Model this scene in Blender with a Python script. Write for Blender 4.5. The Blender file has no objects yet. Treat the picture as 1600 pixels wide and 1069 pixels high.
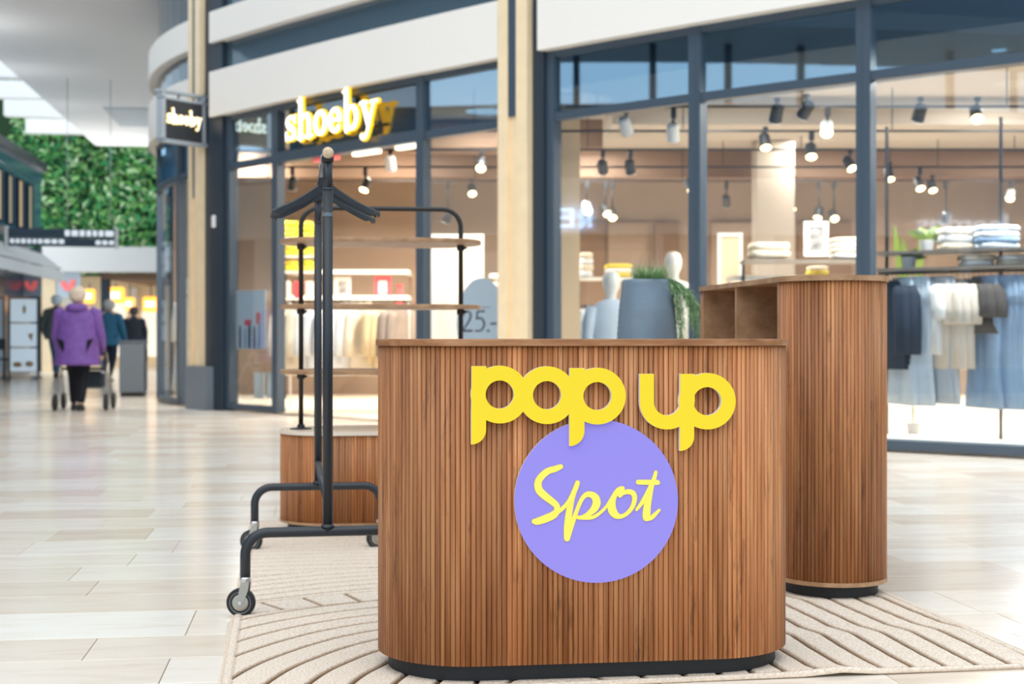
import bpy, bmesh, math, random
from mathutils import Vector, Matrix
random.seed(7)
S = bpy.context.scene
COL = S.collection
PI = math.pi
F = 2222.2          # focal length in pixels of the 1600 x 1069 frame (50 mm on 36 mm)
HC = 0.90           # camera height
HZ = 525.0          # image row of the horizon

# ------------------------------------------------------------ camera, world, sun, exposure
cam = bpy.data.cameras.new('camera'); co = bpy.data.objects.new('camera', cam); COL.objects.link(co)
co.location = (0, 0, HC); co.rotation_euler = (PI/2, 0, 0)
cam.lens = 50; cam.sensor_width = 36; cam.shift_y = -(534.5-HZ)/1600
cam.clip_start = 0.05; cam.clip_end = 300
cam.dof.use_dof = True; cam.dof.focus_distance = 3.70; cam.dof.aperture_fstop = 4.0
S.camera = co
W = bpy.data.worlds.new('world'); S.world = W; W.use_nodes = True
wn = W.node_tree.nodes; wl = W.node_tree.links
bg = wn['Background']
wtc = wn.new('ShaderNodeTexCoord'); wsx = wn.new('ShaderNodeSeparateXYZ'); wr = wn.new('ShaderNodeValToRGB')
wl.new(wtc.outputs['Generated'], wsx.inputs[0]); wl.new(wsx.outputs['Z'], wr.inputs[0]); wl.new(wr.outputs[0], bg.inputs[0])
wr.color_ramp.elements[0].position = 0.0; wr.color_ramp.elements[0].color = (0.62, 0.83, 1.0, 1)
wr.color_ramp.elements[1].position = 0.55; wr.color_ramp.elements[1].color = (0.74, 0.88, 1.0, 1)
bg.inputs[1].default_value = 1.40
sun = bpy.data.lights.new('sun', 'SUN'); so = bpy.data.objects.new('sun', sun); COL.objects.link(so)
sun.energy = 2.0; sun.angle = math.radians(75); sun.color = (1.0, 0.91, 0.80)
so.rotation_euler = (math.radians(24), math.radians(-8), 0)
vs = S.view_settings
S.display_settings.display_device = 'sRGB'
vs.view_transform = 'Standard'; vs.look = 'None'; vs.gamma = 1; vs.use_curve_mapping = False
vs.exposure = -0.13
S.cycles.max_bounces = 8; S.cycles.transparent_max_bounces = 16
S.cycles.caustics_reflective = False; S.cycles.caustics_refractive = False
S.cycles.sample_clamp_indirect = 6.0

# ------------------------------------------------------------ materials
def lin(c):
    return tuple((x/255/12.92 if x/255 <= .04045 else ((x/255+.055)/1.055)**2.4) for x in c)
def mat(name, rgb, rough=.5, metal=0, emit=0, ecol=None, spec=.5, noise=0, nscale=20, bump=0, bscale=200):
    m = bpy.data.materials.new(name); m.use_nodes = True
    n = m.node_tree.nodes; l = m.node_tree.links; b = n['Principled BSDF']
    c = lin(rgb)
    b.inputs['Base Color'].default_value = (*c, 1); b.inputs['Roughness'].default_value = rough
    b.inputs['Metallic'].default_value = metal; b.inputs['Specular IOR Level'].default_value = spec
    if emit:
        b.inputs['Emission Color'].default_value = (*lin(ecol or rgb), 1); b.inputs['Emission Strength'].default_value = emit
    if noise or bump:
        tc = n.new('ShaderNodeTexCoord')
    if noise:
        t = n.new('ShaderNodeTexNoise'); t.inputs['Scale'].default_value = nscale; t.inputs['Detail'].default_value = 4
        l.new(tc.outputs['Object'], t.inputs['Vector'])
        r = n.new('ShaderNodeValToRGB')
        r.color_ramp.elements[0].color = (*[max(0, x*(1-noise)) for x in c], 1); r.color_ramp.elements[0].position = .3
        r.color_ramp.elements[1].color = (*[min(1, x*(1+noise)) for x in c], 1); r.color_ramp.elements[1].position = .7
        l.new(t.outputs['Fac'], r.inputs[0]); l.new(r.outputs[0], b.inputs['Base Color'])
    if bump:
        t2 = n.new('ShaderNodeTexNoise'); t2.inputs['Scale'].default_value = bscale; t2.inputs['Detail'].default_value = 3
        l.new(tc.outputs['Object'], t2.inputs['Vector'])
        bp = n.new('ShaderNodeBump'); bp.inputs['Strength'].default_value = bump; bp.inputs['Distance'].default_value = .01
        l.new(t2.outputs['Fac'], bp.inputs['Height']); l.new(bp.outputs[0], b.inputs['Normal'])
    return m
def wood(name, dark, mid, light, rough=.45, tint=True, scale=(70, 70, 1.6), knots=True):
    m = bpy.data.materials.new(name); m.use_nodes = True
    n = m.node_tree.nodes; l = m.node_tree.links; b = n['Principled BSDF']
    g = n.new('ShaderNodeNewGeometry')
    mp = n.new('ShaderNodeVectorMath'); mp.operation = 'MULTIPLY'; mp.inputs[1].default_value = scale
    l.new(g.outputs['Position'], mp.inputs[0])
    t = n.new('ShaderNodeTexNoise'); t.inputs['Scale'].default_value = 1.0; t.inputs['Detail'].default_value = 6; t.inputs['Roughness'].default_value = .65
    l.new(mp.outputs[0], t.inputs['Vector'])
    r = n.new('ShaderNodeValToRGB'); e = r.color_ramp.elements
    e[0].position = .30; e[0].color = (*lin(dark), 1); e[1].position = .72; e[1].color = (*lin(light), 1)
    x = e.new(.50); x.color = (*lin(mid), 1)
    l.new(t.outputs['Fac'], r.inputs[0])
    out = r.outputs[0]
    if knots:
        mp2 = n.new('ShaderNodeVectorMath'); mp2.operation = 'MULTIPLY'; mp2.inputs[1].default_value = (24, 24, 3.2)
        l.new(g.outputs['Position'], mp2.inputs[0])
        t2 = n.new('ShaderNodeTexNoise'); t2.inputs['Scale'].default_value = 1.0; t2.inputs['Detail'].default_value = 5; t2.inputs['Roughness'].default_value = .75
        l.new(mp2.outputs[0], t2.inputs['Vector'])
        r2 = n.new('ShaderNodeValToRGB'); r2.color_ramp.elements[0].position = .57; r2.color_ramp.elements[0].color = (0, 0, 0, 1)
        r2.color_ramp.elements[1].position = .78; r2.color_ramp.elements[1].color = (1, 1, 1, 1)
        l.new(t2.outputs['Fac'], r2.inputs[0])
        mx = n.new('ShaderNodeMixRGB'); mx.inputs[2].default_value = (*lin((64, 38, 24)), 1)
        l.new(r2.outputs[0], mx.inputs[0]); l.new(out, mx.inputs[1]); out = mx.outputs[0]
    if tint:
        oi = n.new('ShaderNodeObjectInfo'); mu = n.new('ShaderNodeMixRGB'); mu.blend_type = 'MULTIPLY'; mu.inputs[0].default_value = 1
        l.new(out, mu.inputs[1]); l.new(oi.outputs['Color'], mu.inputs[2]); out = mu.outputs[0]
    l.new(out, b.inputs['Base Color']); b.inputs['Roughness'].default_value = rough; b.inputs['Specular IOR Level'].default_value = .35
    bp = n.new('ShaderNodeBump'); bp.inputs['Strength'].default_value = .25; bp.inputs['Distance'].default_value = .002
    l.new(t.outputs['Fac'], bp.inputs['Height']); l.new(bp.outputs[0], b.inputs['Normal'])
    return m
def glass_mat(name, tint=(1, 1, 1), base=.05, gain=1.0, refl=(.88, .95, 1)):
    m = bpy.data.materials.new(name); m.use_nodes = True
    n = m.node_tree.nodes; l = m.node_tree.links
    for x in list(n):
        if x.type == 'BSDF_PRINCIPLED': n.remove(x)
    tr = n.new('ShaderNodeBsdfTransparent'); tr.inputs[0].default_value = (*tint, 1)
    gl = n.new('ShaderNodeBsdfGlossy'); gl.inputs['Roughness'].default_value = 0.02; gl.inputs[0].default_value = (*refl, 1)
    lw = n.new('ShaderNodeLayerWeight'); lw.inputs[0].default_value = .5
    pw = n.new('ShaderNodeMath'); pw.operation = 'POWER'; pw.inputs[1].default_value = 4.0
    ml = n.new('ShaderNodeMath'); ml.operation = 'MULTIPLY_ADD'; ml.inputs[1].default_value = .9*gain; ml.inputs[2].default_value = base
    l.new(lw.outputs['Facing'], pw.inputs[0]); l.new(pw.outputs[0], ml.inputs[0])
    mx = n.new('ShaderNodeMixShader'); l.new(ml.outputs[0], mx.inputs[0]); l.new(tr.outputs[0], mx.inputs[1]); l.new(gl.outputs[0], mx.inputs[2])
    l.new(mx.outputs[0], n['Material Output'].inputs[0])
    return m
def attr_mat(name, stops, rough=.6, attr='tint', spec=.4, sub=None, trans=0):
    """colour from a 0..1 value stored on the mesh corners, through a ramp"""
    m = bpy.data.materials.new(name); m.use_nodes = True
    n = m.node_tree.nodes; l = m.node_tree.links; b = n['Principled BSDF']
    a = n.new('ShaderNodeAttribute'); a.attribute_name = attr
    r = n.new('ShaderNodeValToRGB'); e = r.color_ramp.elements
    e[0].position = stops[0][0]; e[0].color = (*lin(stops[0][1]), 1); e[1].position = stops[-1][0]; e[1].color = (*lin(stops[-1][1]), 1)
    for p, c in stops[1:-1]:
        x = e.new(p); x.color = (*lin(c), 1)
    l.new(a.outputs['Fac'], r.inputs[0]); l.new(r.outputs[0], b.inputs['Base Color'])
    b.inputs['Roughness'].default_value = rough; b.inputs['Specular IOR Level'].default_value = spec
    return m, n, l, b, r

M = {}
M['slat'] = wood('slat_wood', (136, 80, 44), (184, 119, 73), (216, 158, 108))
M['edge'] = wood('edge_wood', (142, 106, 76), (172, 134, 100), (194, 158, 124), scale=(12, 12, 12), knots=False, tint=False)
M['topwood'] = wood('top_wood', (124, 80, 48), (156, 106, 68), (184, 142, 106), scale=(5, 14, 30), knots=False, tint=False)
M['inner'] = wood('inner_wood', (124, 72, 38), (158, 98, 56), (184, 126, 80), scale=(30, 4, 2), tint=False)
M['plinth'] = mat('plinth_black', (24, 27, 31), .55, bump=.05)
M['steel'] = mat('rack_black_steel', (36, 42, 50), .42, spec=.5)
M['rackthin'] = mat('shelf_black_steel', (30, 31, 33), .45)
M['chrome'] = mat('chrome', (205, 205, 208), .22, metal=1)
M['satin'] = mat('satin_metal', (176, 172, 164), .42, metal=1)
M['rubber'] = mat('rubber', (26, 29, 33), .6)
M['hanger'] = mat('hanger_black', (30, 34, 40), .35)
M['yellow'] = mat('sign_yellow', (242, 212, 40), .45, spec=.3)
M['acrylic'] = mat('acrylic_white', (244, 244, 242), .3)
M['purple'] = mat('sign_lilac', (148, 136, 224), .5, spec=.3)
M['spot_yellow'] = mat('print_yellow', (255, 232, 92), .5)
M['cap'] = mat('cap_wood', (205, 180, 150), .35, noise=.2, nscale=60)
M['frame'] = mat('frame_steel_blue', (68, 82, 97), .36, spec=.5)
M['framedark'] = mat('frame_dark', (42, 54, 68), .4)
M['fascia'] = mat('fascia_cream', (248, 242, 235), .5)
M['bandglass'] = mat('band_glass', (78, 98, 112), .06, spec=.9)
M['gold'] = mat('gold_trim', (250, 226, 188), .35, noise=.04, nscale=6)
M['glass'] = glass_mat('shop_glass', (.90, .94, .97), .10, .8)
M['glassclear'] = glass_mat('clear_corner_glass', (.94, .96, .98), .06, .25)
M['glasscoat'] = glass_mat('coated_transom_glass', (.62, .70, .76), .36, .6, (.60, .83, 1))
M['white'] = mat('white_paint', (242, 242, 242), .5)
M['offwhite'] = mat('soffit_white', (246, 247, 249), .7)
M['greybox'] = mat('grey_plinth', (120, 130, 140), .5)
M['lit'] = mat('lit_white', (255, 252, 244), .5, emit=1.7)
M['lityellow'] = mat('lit_yellow_rim', (255, 222, 40), .5, emit=.7)
M['litwarm'] = mat('lit_warm', (255, 226, 170), .5, emit=9.0)
M['litorange'] = mat('lit_orange', (255, 170, 60), .5, emit=2.6)
M['litcool'] = mat('lit_cool', (205, 230, 255), .5, emit=5.5)
M['litsoft'] = mat('lit_soft', (255, 246, 228), .5, emit=.7)
M['litstrip'] = mat('lit_strip', (255, 244, 224), .5, emit=2.2)
M['signface'] = mat('sign_face_dark', (62, 64, 68), .4)
M['wallin'] = mat('shop_wall_taupe', (150, 130, 114), .8, noise=.06, nscale=2)
M['wallbrown'] = mat('shop_wall_brown', (122, 98, 80), .8)
M['ceilin'] = mat('shop_ceiling', (172, 162, 152), .8)
M['floorin'] = mat('shop_floor', (236, 222, 202), .35, noise=.05, nscale=3)
M['blackmetal'] = mat('black_metal', (28, 28, 30), .4)
M['blackplastic'] = mat('black_plastic', (34, 34, 36), .5)
M['red'] = mat('red_print', (238, 90, 100), .5)
M['lime'] = mat('lime_cloth', (214, 214, 60), .8)
M['leaf'] = mat('leaf_green', (120, 140, 50), .5)
M['skin'] = mat('skin', (214, 170, 145), .5)
M['pink'] = mat('pink_print', (255, 120, 120), .5, emit=.4)
def cloth(name, rgb):
    if name not in M: M[name] = mat('cloth_'+name, rgb, .85, noise=.07, nscale=9, spec=.2)
    return M[name]

# ------------------------------------------------------------ geometry helpers
def P(px, py, Y): return Vector(((px-800)/F*Y, Y, HC-(py-HZ)/F*Y))
def G(px, py): return P(px, py, HC*F/(py-HZ))
class MB:
    def __init__(s): s.v = []; s.f = []; s.mi = []; s.cur = 0; s.tint = []; s.ct = 0.0; s.sm = []; s.csm = False
    def add(s, vs, fs, M4=None):
        o = len(s.v)
        s.v += [tuple(M4 @ Vector(p)) if M4 else tuple(p) for p in vs]
        s.f += [tuple(i+o for i in f) for f in fs]; s.mi += [s.cur]*len(fs); s.tint += [s.ct]*len(fs); s.sm += [s.csm]*len(fs)
        return s
    def box(s, c, d, rz=0, M4=None, bev=0):
        x, y, z = d[0]/2, d[1]/2, d[2]/2
        T = Matrix.Translation(c) @ Matrix.Rotation(rz, 4, 'Z')
        if M4: T = M4 @ T
        if bev:
            b = min(bev, x*.49, y*.49, z*.49)
            rings = []
            for zz, q in ((-z, b), (-z+b, 0), (z-b, 0), (z, b)):
                X, Y_ = x-q, y-q; c2 = b if q == 0 else b*.4
                rings.append([(-X+c2, -Y_, zz), (X-c2, -Y_, zz), (X, -Y_+c2, zz), (X, Y_-c2, zz), (X-c2, Y_, zz), (-X+c2, Y_, zz), (-X, Y_-c2, zz), (-X, -Y_+c2, zz)])
            return s.loft(rings, M4=T)
        vs = [(-x,-y,-z),(x,-y,-z),(x,y,-z),(-x,y,-z),(-x,-y,z),(x,-y,z),(x,y,z),(-x,y,z)]
        return s.add(vs, [(0,3,2,1),(4,5,6,7),(0,1,5,4),(1,2,6,5),(2,3,7,6),(3,0,4,7)], T)
    def bb(s, x0, x1, y0, y1, z0, z1, M4=None, bev=0):
        return s.box(((x0+x1)/2, (y0+y1)/2, (z0+z1)/2), (abs(x1-x0), abs(y1-y0), abs(z1-z0)), 0, M4, bev)
    def loft(s, rings, closed=True, caps=True, M4=None):
        n = len(rings[0]); vs = [p for r in rings for p in r]; fs = []
        for i in range(len(rings)-1):
            for j in range(n if closed else n-1):
                k = (j+1) % n
                fs.append((i*n+j, i*n+k, (i+1)*n+k, (i+1)*n+j))
        if caps:
            fs.append(tuple(reversed(range(n)))); fs.append(tuple((len(rings)-1)*n+j for j in range(n)))
        return s.add(vs, fs, M4)
    def prism(s, poly, z0, z1, M4=None):
        return s.loft([[(x, y, z0) for x, y in poly], [(x, y, z1) for x, y in poly]], M4=M4)
    def lathe(s, prof, n=24, M4=None, caps=True):
        return s.loft([[(r*math.cos(2*PI*j/n), r*math.sin(2*PI*j/n), z) for j in range(n)] for r, z in prof], M4=M4, caps=caps)
    def tube(s, pts, r, n=8, caps=True, M4=None, sx=1.0):
        pts = [Vector(p) for p in pts]; rs = r if isinstance(r, (list, tuple)) else [r]*len(pts)
        T = []
        for i in range(len(pts)):
            d = pts[min(i+1, len(pts)-1)]-pts[max(i-1, 0)]; T.append(d.normalized() if d.length > 1e-9 else Vector((0, 0, 1)))
        a = Vector((0, 0, 1)) if abs(T[0].z) < .9 else Vector((1, 0, 0))
        N = (a - T[0]*a.dot(T[0])).normalized(); rings = []
        for i, p in enumerate(pts):
            N = (N - T[i]*N.dot(T[i])).normalized(); B = T[i].cross(N)
            rings.append([p + (N*math.cos(2*PI*j/n)*sx + B*math.sin(2*PI*j/n))*rs[i] for j in range(n)])
        sm = s.csm; s.csm = True; s.loft(rings, caps=caps, M4=M4); s.csm = sm
        return s
    def ball(s, c, r, n=12, m=8, sc=(1, 1, 1), M4=None):
        rings = []
        for i in range(m+1):
            a = -PI/2+PI*i/m; rr = max(math.cos(a), .02)*r
            rings.append([(c[0]+sc[0]*rr*math.cos(2*PI*j/n), c[1]+sc[1]*rr*math.sin(2*PI*j/n), c[2]+sc[2]*r*math.sin(a)) for j in range(n)])
        sm = s.csm; s.csm = True; s.loft(rings, M4=M4); s.csm = sm
        return s
    def mesh(s, name, mats):
        me = bpy.data.meshes.new(name); me.from_pydata(s.v, [], s.f)
        for m in (mats if isinstance(mats, (list, tuple)) else [mats]): me.materials.append(m)
        me.polygons.foreach_set('material_index', s.mi); me.polygons.foreach_set('use_smooth', s.sm)
        if any(s.tint):
            a = me.attributes.new('tint', 'FLOAT', 'FACE'); a.data.foreach_set('value', s.tint)
        me.update()
        bm = bmesh.new(); bm.from_mesh(me); bmesh.ops.recalc_face_normals(bm, faces=bm.faces); bm.to_mesh(me); bm.free()
        return me
    def build(s, name, mats, parent=None, world=False, smooth=False):
        if smooth: s.sm = [True]*len(s.f)
        if world and parent is not None:
            I = base_matrix(parent).inverted(); s.v = [tuple(I @ Vector(p)) for p in s.v]
        return link(name, s.mesh(name, mats), parent)
def base_matrix(o):
    m = Matrix.Translation(o.location) @ o.rotation_euler.to_matrix().to_4x4()
    return base_matrix(o.parent) @ m if o.parent else m
def link(name, me, parent=None):
    o = bpy.data.objects.new(name, me); COL.objects.link(o); o.parent = parent
    return o
def tag(o, label=None, cat=None, group=None, kind=None):
    if label: o['label'] = label
    if cat: o['category'] = cat
    if group: o['group'] = group
    if kind: o['kind'] = kind
    return o
def thing(name, label, cat, loc=(0, 0, 0), rz=0, group=None):
    o = bpy.data.objects.new(name, None); COL.objects.link(o); o.empty_display_size = .1
    o.location = loc; o.rotation_euler = (0, 0, rz)
    return tag(o, label, cat, group)
def struct_root(name, loc=(0, 0, 0), label=None):
    o = bpy.data.objects.new(name, None); COL.objects.link(o); o.location = loc; o['kind'] = 'structure'
    if label: o['label'] = label
    return o
def struct(o, label=None):
    o['kind'] = 'structure'
    if label: o['label'] = label
    return o
def copy_tree(o, parent=None):
    c = o.copy(); COL.objects.link(c); c.parent = parent
    for ch in list(o.children): copy_tree(ch, c)
    return c
def fillet(pts, r, n=6):
    pts = [Vector(p) for p in pts]; out = [pts[0]]
    for i in range(1, len(pts)-1):
        a, b, c = pts[i-1], pts[i], pts[i+1]
        d1 = (a-b).normalized(); d2 = (c-b).normalized()
        ang = d1.angle(d2); t = min(r/math.tan(ang/2), (a-b).length*.49, (c-b).length*.49)
        rr = t*math.tan(ang/2); ctr = b+(d1+d2).normalized()*(rr/math.sin(ang/2))
        p0 = b+d1*t-ctr; p1 = b+d2*t-ctr
        for k in range(n+1):
            f = k/n; q = p0.slerp(p1, f) if p0.length > 1e-6 else p0
            out.append(ctr+q.normalized()*rr)
    out.append(pts[-1]); return out
def stadium(a, r, n=20, ybias=0):
    pts = []
    for k in range(n+1):
        t = -PI/2+PI*k/n; pts.append((a+r*math.cos(t), r*math.sin(t)))
    for k in range(n+1):
        t = PI/2+PI*k/n; pts.append((-a+r*math.cos(t), r*math.sin(t)))
    return pts
ORD = ['first', 'second', 'third', 'fourth', 'fifth', 'sixth', 'seventh', 'eighth', 'ninth', 'tenth', 'eleventh', 'twelfth']
PHI = math.atan(.135)
U = Vector((math.cos(PHI), math.sin(PHI), 0)); VV = Vector((-math.sin(PHI), math.cos(PHI), 0))

# ------------------------------------------------------------ the shop front as a path in plan
A0 = Vector((-3.54, 17.3)); B0 = Vector((3.75, 10.42)); R1 = 50.0; R2 = 6.6
ch = (B0-A0); Lc = ch.length; cd = ch.normalized(); nin = Vector((-cd.y, cd.x))
if nin.y < 0: nin = -nin
C1 = (A0+B0)/2 + nin*math.sqrt(R1*R1-Lc*Lc/4)
aA = math.atan2(A0.y-C1.y, A0.x-C1.x)
C2 = C1 + (A0-C1)*(1-R2/R1)
def path(s):
    """plan point, tangent (to the right) and outward normal at arc length s from A0"""
    if s >= 0: c, R, a = C1, R1, aA+s/R1
    else: c, R, a = C2, R2, aA+s/R2
    n = Vector((math.cos(a), math.sin(a)))
    return c+n*R, Vector((-n.y, n.x)), n
def s_px(px):
    k = (px-800)/F; lo, hi = -2.9, 25.0
    for _ in range(60):
        m = (lo+hi)/2; p = path(m)[0]
        if p.x/p.y < k: lo = m
        else: hi = m
    return (lo+hi)/2
def on(s, out=0, z=0):
    p, t, n = path(s); q = p+n*out
    return Vector((q.x, q.y, z))
def strip(mb, s0, s1, o0, o1, z0, z1, step=.35):
    n = max(1, int(abs(s1-s0)/step)); rings = []
    for i in range(n+1):
        s = s0+(s1-s0)*i/n; a = on(s, o0); b = on(s, o1)
        rings.append([(a.x, a.y, z0), (b.x, b.y, z0), (b.x, b.y, z1), (a.x, a.y, z1)])
    mb.loft(rings); return mb

# ------------------------------------------------------------ floor of stone tiles
m_tile, n_, l_, b_, r_ = attr_mat('stone_tile', [(0, (222, 207, 191)), (.35, (231, 219, 205)), (.7, (237, 228, 216)), (1, (241, 235, 227))], rough=.17, spec=.5)
tc = n_.new('ShaderNodeNewGeometry'); vm = n_.new('ShaderNodeVectorMath'); vm.operation = 'MULTIPLY'; vm.inputs[1].default_value = (1.6, 7, 1)
rot = n_.new('ShaderNodeVectorRotate'); rot.rotation_type = 'Z_AXIS'; rot.inputs['Angle'].default_value = -PHI
l_.new(tc.outputs['Position'], rot.inputs['Vector']); l_.new(rot.outputs[0], vm.inputs[0])
t1 = n_.new('ShaderNodeTexNoise'); t1.inputs['Scale'].default_value = 1.5; t1.inputs['Detail'].default_value = 7; t1.inputs['Roughness'].default_value = .7
l_.new(vm.outputs[0], t1.inputs['Vector'])
rr = n_.new('ShaderNodeValToRGB'); rr.color_ramp.elements[0].position = .28; rr.color_ramp.elements[0].color = (.84, .74, .64, 1)
rr.color_ramp.elements[1].position = .52; rr.color_ramp.elements[1].color = (1, 1, 1, 1)
l_.new(t1.outputs['Fac'], rr.inputs[0])
mx = n_.new('ShaderNodeMixRGB'); mx.blend_type = 'MULTIPLY'; mx.inputs[0].default_value = .62
l_.new(r_.outputs[0], mx.inputs[1]); l_.new(rr.outputs[0], mx.inputs[2]); l_.new(mx.outputs[0], b_.inputs['Base Color'])
rgh = n_.new('ShaderNodeMapRange'); rgh.inputs['To Min'].default_value = .12; rgh.inputs['To Max'].default_value = .24
l_.new(t1.outputs['Fac'], rgh.inputs['Value']); l_.new(rgh.outputs[0], b_.inputs['Roughness'])
M['tile'] = m_tile
M['grout'] = mat('grout', (150, 138, 126), .9)
mb = MB(); mb.bb(-16, 14, -6, 50, -.06, -.004)
floor = struct(mb.build('floor', M['grout']))
rng = random.Random(11)
known = [3.50, 3.77, 4.07, 4.37, 4.77, 5.08, 5.40, 5.72, 6.04, 6.44]
rows = [3.50-.33*k for k in range(6, 0, -1)] + known
while rows[-1] < 44: rows.append(rows[-1]+rng.choice([.30, .30, .33, .39]))
tiles = []
for i in range(len(rows)-1):
    v0, v1 = rows[i], rows[i+1]; vm_ = (v0+v1)/2
    u = -(.42*vm_+2.2) + rng.random()*.5 - .3; umax = .42*vm_+2.6
    if vm_ > 20: umax = 3
    while u < umax:
        L = rng.choice([.42, .55, .62, .75, .9]); tiles.append((u, u+L, v0, v1, rng.random()**.8)); u += L
def tile_geo(mb, t):
    u0, u1, v0, v1, c = t; g = .0014; mb.ct = max(.001, c)
    T = Matrix.Rotation(PHI, 4, 'Z')
    a, b, c_, d = (u0+g, v0+g), (u1-g, v0+g), (u1-g, v1-g), (u0+g, v1-g); e = .0012
    top = [(a[0]+e, a[1]+e, 0), (b[0]-e, b[1]+e, 0), (c_[0]-e, c_[1]-e, 0), (d[0]+e, d[1]-e, 0)]
    mid = [(*q, -e) for q in (a, b, c_, d)]; bot = [(*q, -.02) for q in (a, b, c_, d)]
    mb.loft([bot, mid, top], M4=T)
def tile_px(t):
    c = Matrix.Rotation(PHI, 3, 'Z') @ Vector(((t[0]+t[1])/2, (t[2]+t[3])/2, 0))
    if c.y < 3.3: return None
    px = 800+F*c.x/c.y; py = HZ+HC*F/c.y
    return px, py, c
near, far = [], []
for t in tiles:
    q = tile_px(t)
    if q and -60 < q[0] < 1660 and q[1] < 1110 and not (abs(q[2].x-.3) < .9 and 3.75 < q[2].y < 6.2) and not (q[0] > 640 and q[1] < 700): near.append((q[1], t))
    else: far.append(t)
near.sort(key=lambda x: -x[0])
for _, t in near[:285]:
    m_ = MB(); tile_geo(m_, t); m_.build('tile', M['tile'], floor)
m_ = MB()
for t in far + [t for _, t in near[285:]]: tile_geo(m_, t)
tag(m_.build('tiles', M['tile'], floor), kind='stuff')

# ------------------------------------------------------------ rug with carved lines
RW, RL = 2.235, 3.40
rug_loc = Vector((-.726, 3.504, 0)); rug_rz = math.radians(9.1)
m_rug, n_, l_, b_, r_ = attr_mat('rug_wool', [(0, (234, 221, 207)), (.4, (204, 184, 163)), (1, (112, 88, 66))], rough=.95, spec=.1, attr='groove')  # carved lines: brown backing weave plus painted groove shade
tc = n_.new('ShaderNodeTexCoord'); t1 = n_.new('ShaderNodeTexNoise'); t1.inputs['Scale'].default_value = 160; t1.inputs['Detail'].default_value = 3
l_.new(tc.outputs['Object'], t1.inputs['Vector'])
mx = n_.new('ShaderNodeMixRGB'); mx.blend_type = 'MULTIPLY'; mx.inputs[0].default_value = .8
rr = n_.new('ShaderNodeValToRGB'); rr.color_ramp.elements[0].position = .3; rr.color_ramp.elements[0].color = (.62, .56, .5, 1); rr.color_ramp.elements[1].position = .62; rr.color_ramp.elements[1].color = (1, 1, 1, 1)
l_.new(t1.outputs['Fac'], rr.inputs[0]); l_.new(r_.outputs[0], mx.inputs[1]); l_.new(rr.outputs[0], mx.inputs[2]); l_.new(mx.outputs[0], b_.inputs['Base Color'])
bp = n_.new('ShaderNodeBump'); bp.inputs['Strength'].default_value = .8; bp.inputs['Distance'].default_value = .004
l_.new(t1.outputs['Fac'], bp.inputs['Height']); l_.new(bp.outputs[0], b_.inputs['Normal'])
def smooth(a, b, x):
    t = max(0.0, min(1.0, (x-a)/(b-a))); return t*t*(3-2*t)
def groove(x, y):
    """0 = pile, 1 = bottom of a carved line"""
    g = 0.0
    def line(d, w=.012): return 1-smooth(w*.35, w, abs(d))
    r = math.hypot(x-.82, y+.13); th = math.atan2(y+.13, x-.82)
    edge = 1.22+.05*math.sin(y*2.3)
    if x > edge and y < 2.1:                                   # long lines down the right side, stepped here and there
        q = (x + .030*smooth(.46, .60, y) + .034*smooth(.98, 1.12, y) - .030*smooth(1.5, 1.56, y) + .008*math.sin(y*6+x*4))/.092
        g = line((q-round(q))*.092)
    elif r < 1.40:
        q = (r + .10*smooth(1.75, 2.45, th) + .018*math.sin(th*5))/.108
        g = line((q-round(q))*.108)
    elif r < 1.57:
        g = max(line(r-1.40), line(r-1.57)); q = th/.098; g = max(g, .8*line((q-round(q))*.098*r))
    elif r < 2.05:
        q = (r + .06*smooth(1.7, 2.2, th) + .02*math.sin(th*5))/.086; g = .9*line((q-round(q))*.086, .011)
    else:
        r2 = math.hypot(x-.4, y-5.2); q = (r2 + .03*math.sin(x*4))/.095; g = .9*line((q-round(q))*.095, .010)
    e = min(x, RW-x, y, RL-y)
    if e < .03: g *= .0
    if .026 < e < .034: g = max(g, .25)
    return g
NX, NY = 500, 780
vs_, gs_ = [], []
for j in range(NY+1):
    y = RL*j/NY
    for i in range(NX+1):
        x = RW*i/NX; g = groove(x, y)
        e = min(x, RW-x, y, RL-y); z = .011*smooth(-.004, .012, e) + .0012*math.sin(x*5+y*3) - .0075*g
        z += .010*math.exp(-((x-1.62)/.09)**2)*math.exp(-(y/.05)**2)
        vs_.append((x, y, max(z, .0006))); gs_.append(g)
fs_ = [(j*(NX+1)+i, j*(NX+1)+i+1, (j+1)*(NX+1)+i+1, (j+1)*(NX+1)+i) for j in range(NY) for i in range(NX)]
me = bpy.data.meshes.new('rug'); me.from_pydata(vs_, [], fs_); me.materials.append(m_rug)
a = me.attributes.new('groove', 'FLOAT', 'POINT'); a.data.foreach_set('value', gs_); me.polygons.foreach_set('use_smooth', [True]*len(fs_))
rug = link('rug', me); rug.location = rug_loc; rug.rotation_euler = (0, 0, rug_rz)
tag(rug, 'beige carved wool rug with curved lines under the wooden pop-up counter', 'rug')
mb = MB(); mb.bb(0, RW, 0, RL, .0002, .0012)
hem = []
mb2 = MB(); mb2.tube([(0, 0, .004), (RW*.45, 0, .004), (RW*.68, 0, .006), (RW*.725, -.002, .014), (RW*.77, 0, .006), (RW, 0, .004), (RW, RL, .004), (0, RL, .004), (0, 0, .004)], .0042, 8)
mb2.build('stitched_edge', mat('rug_hem', (214, 196, 176), .95, noise=.15, nscale=120), rug)

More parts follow.
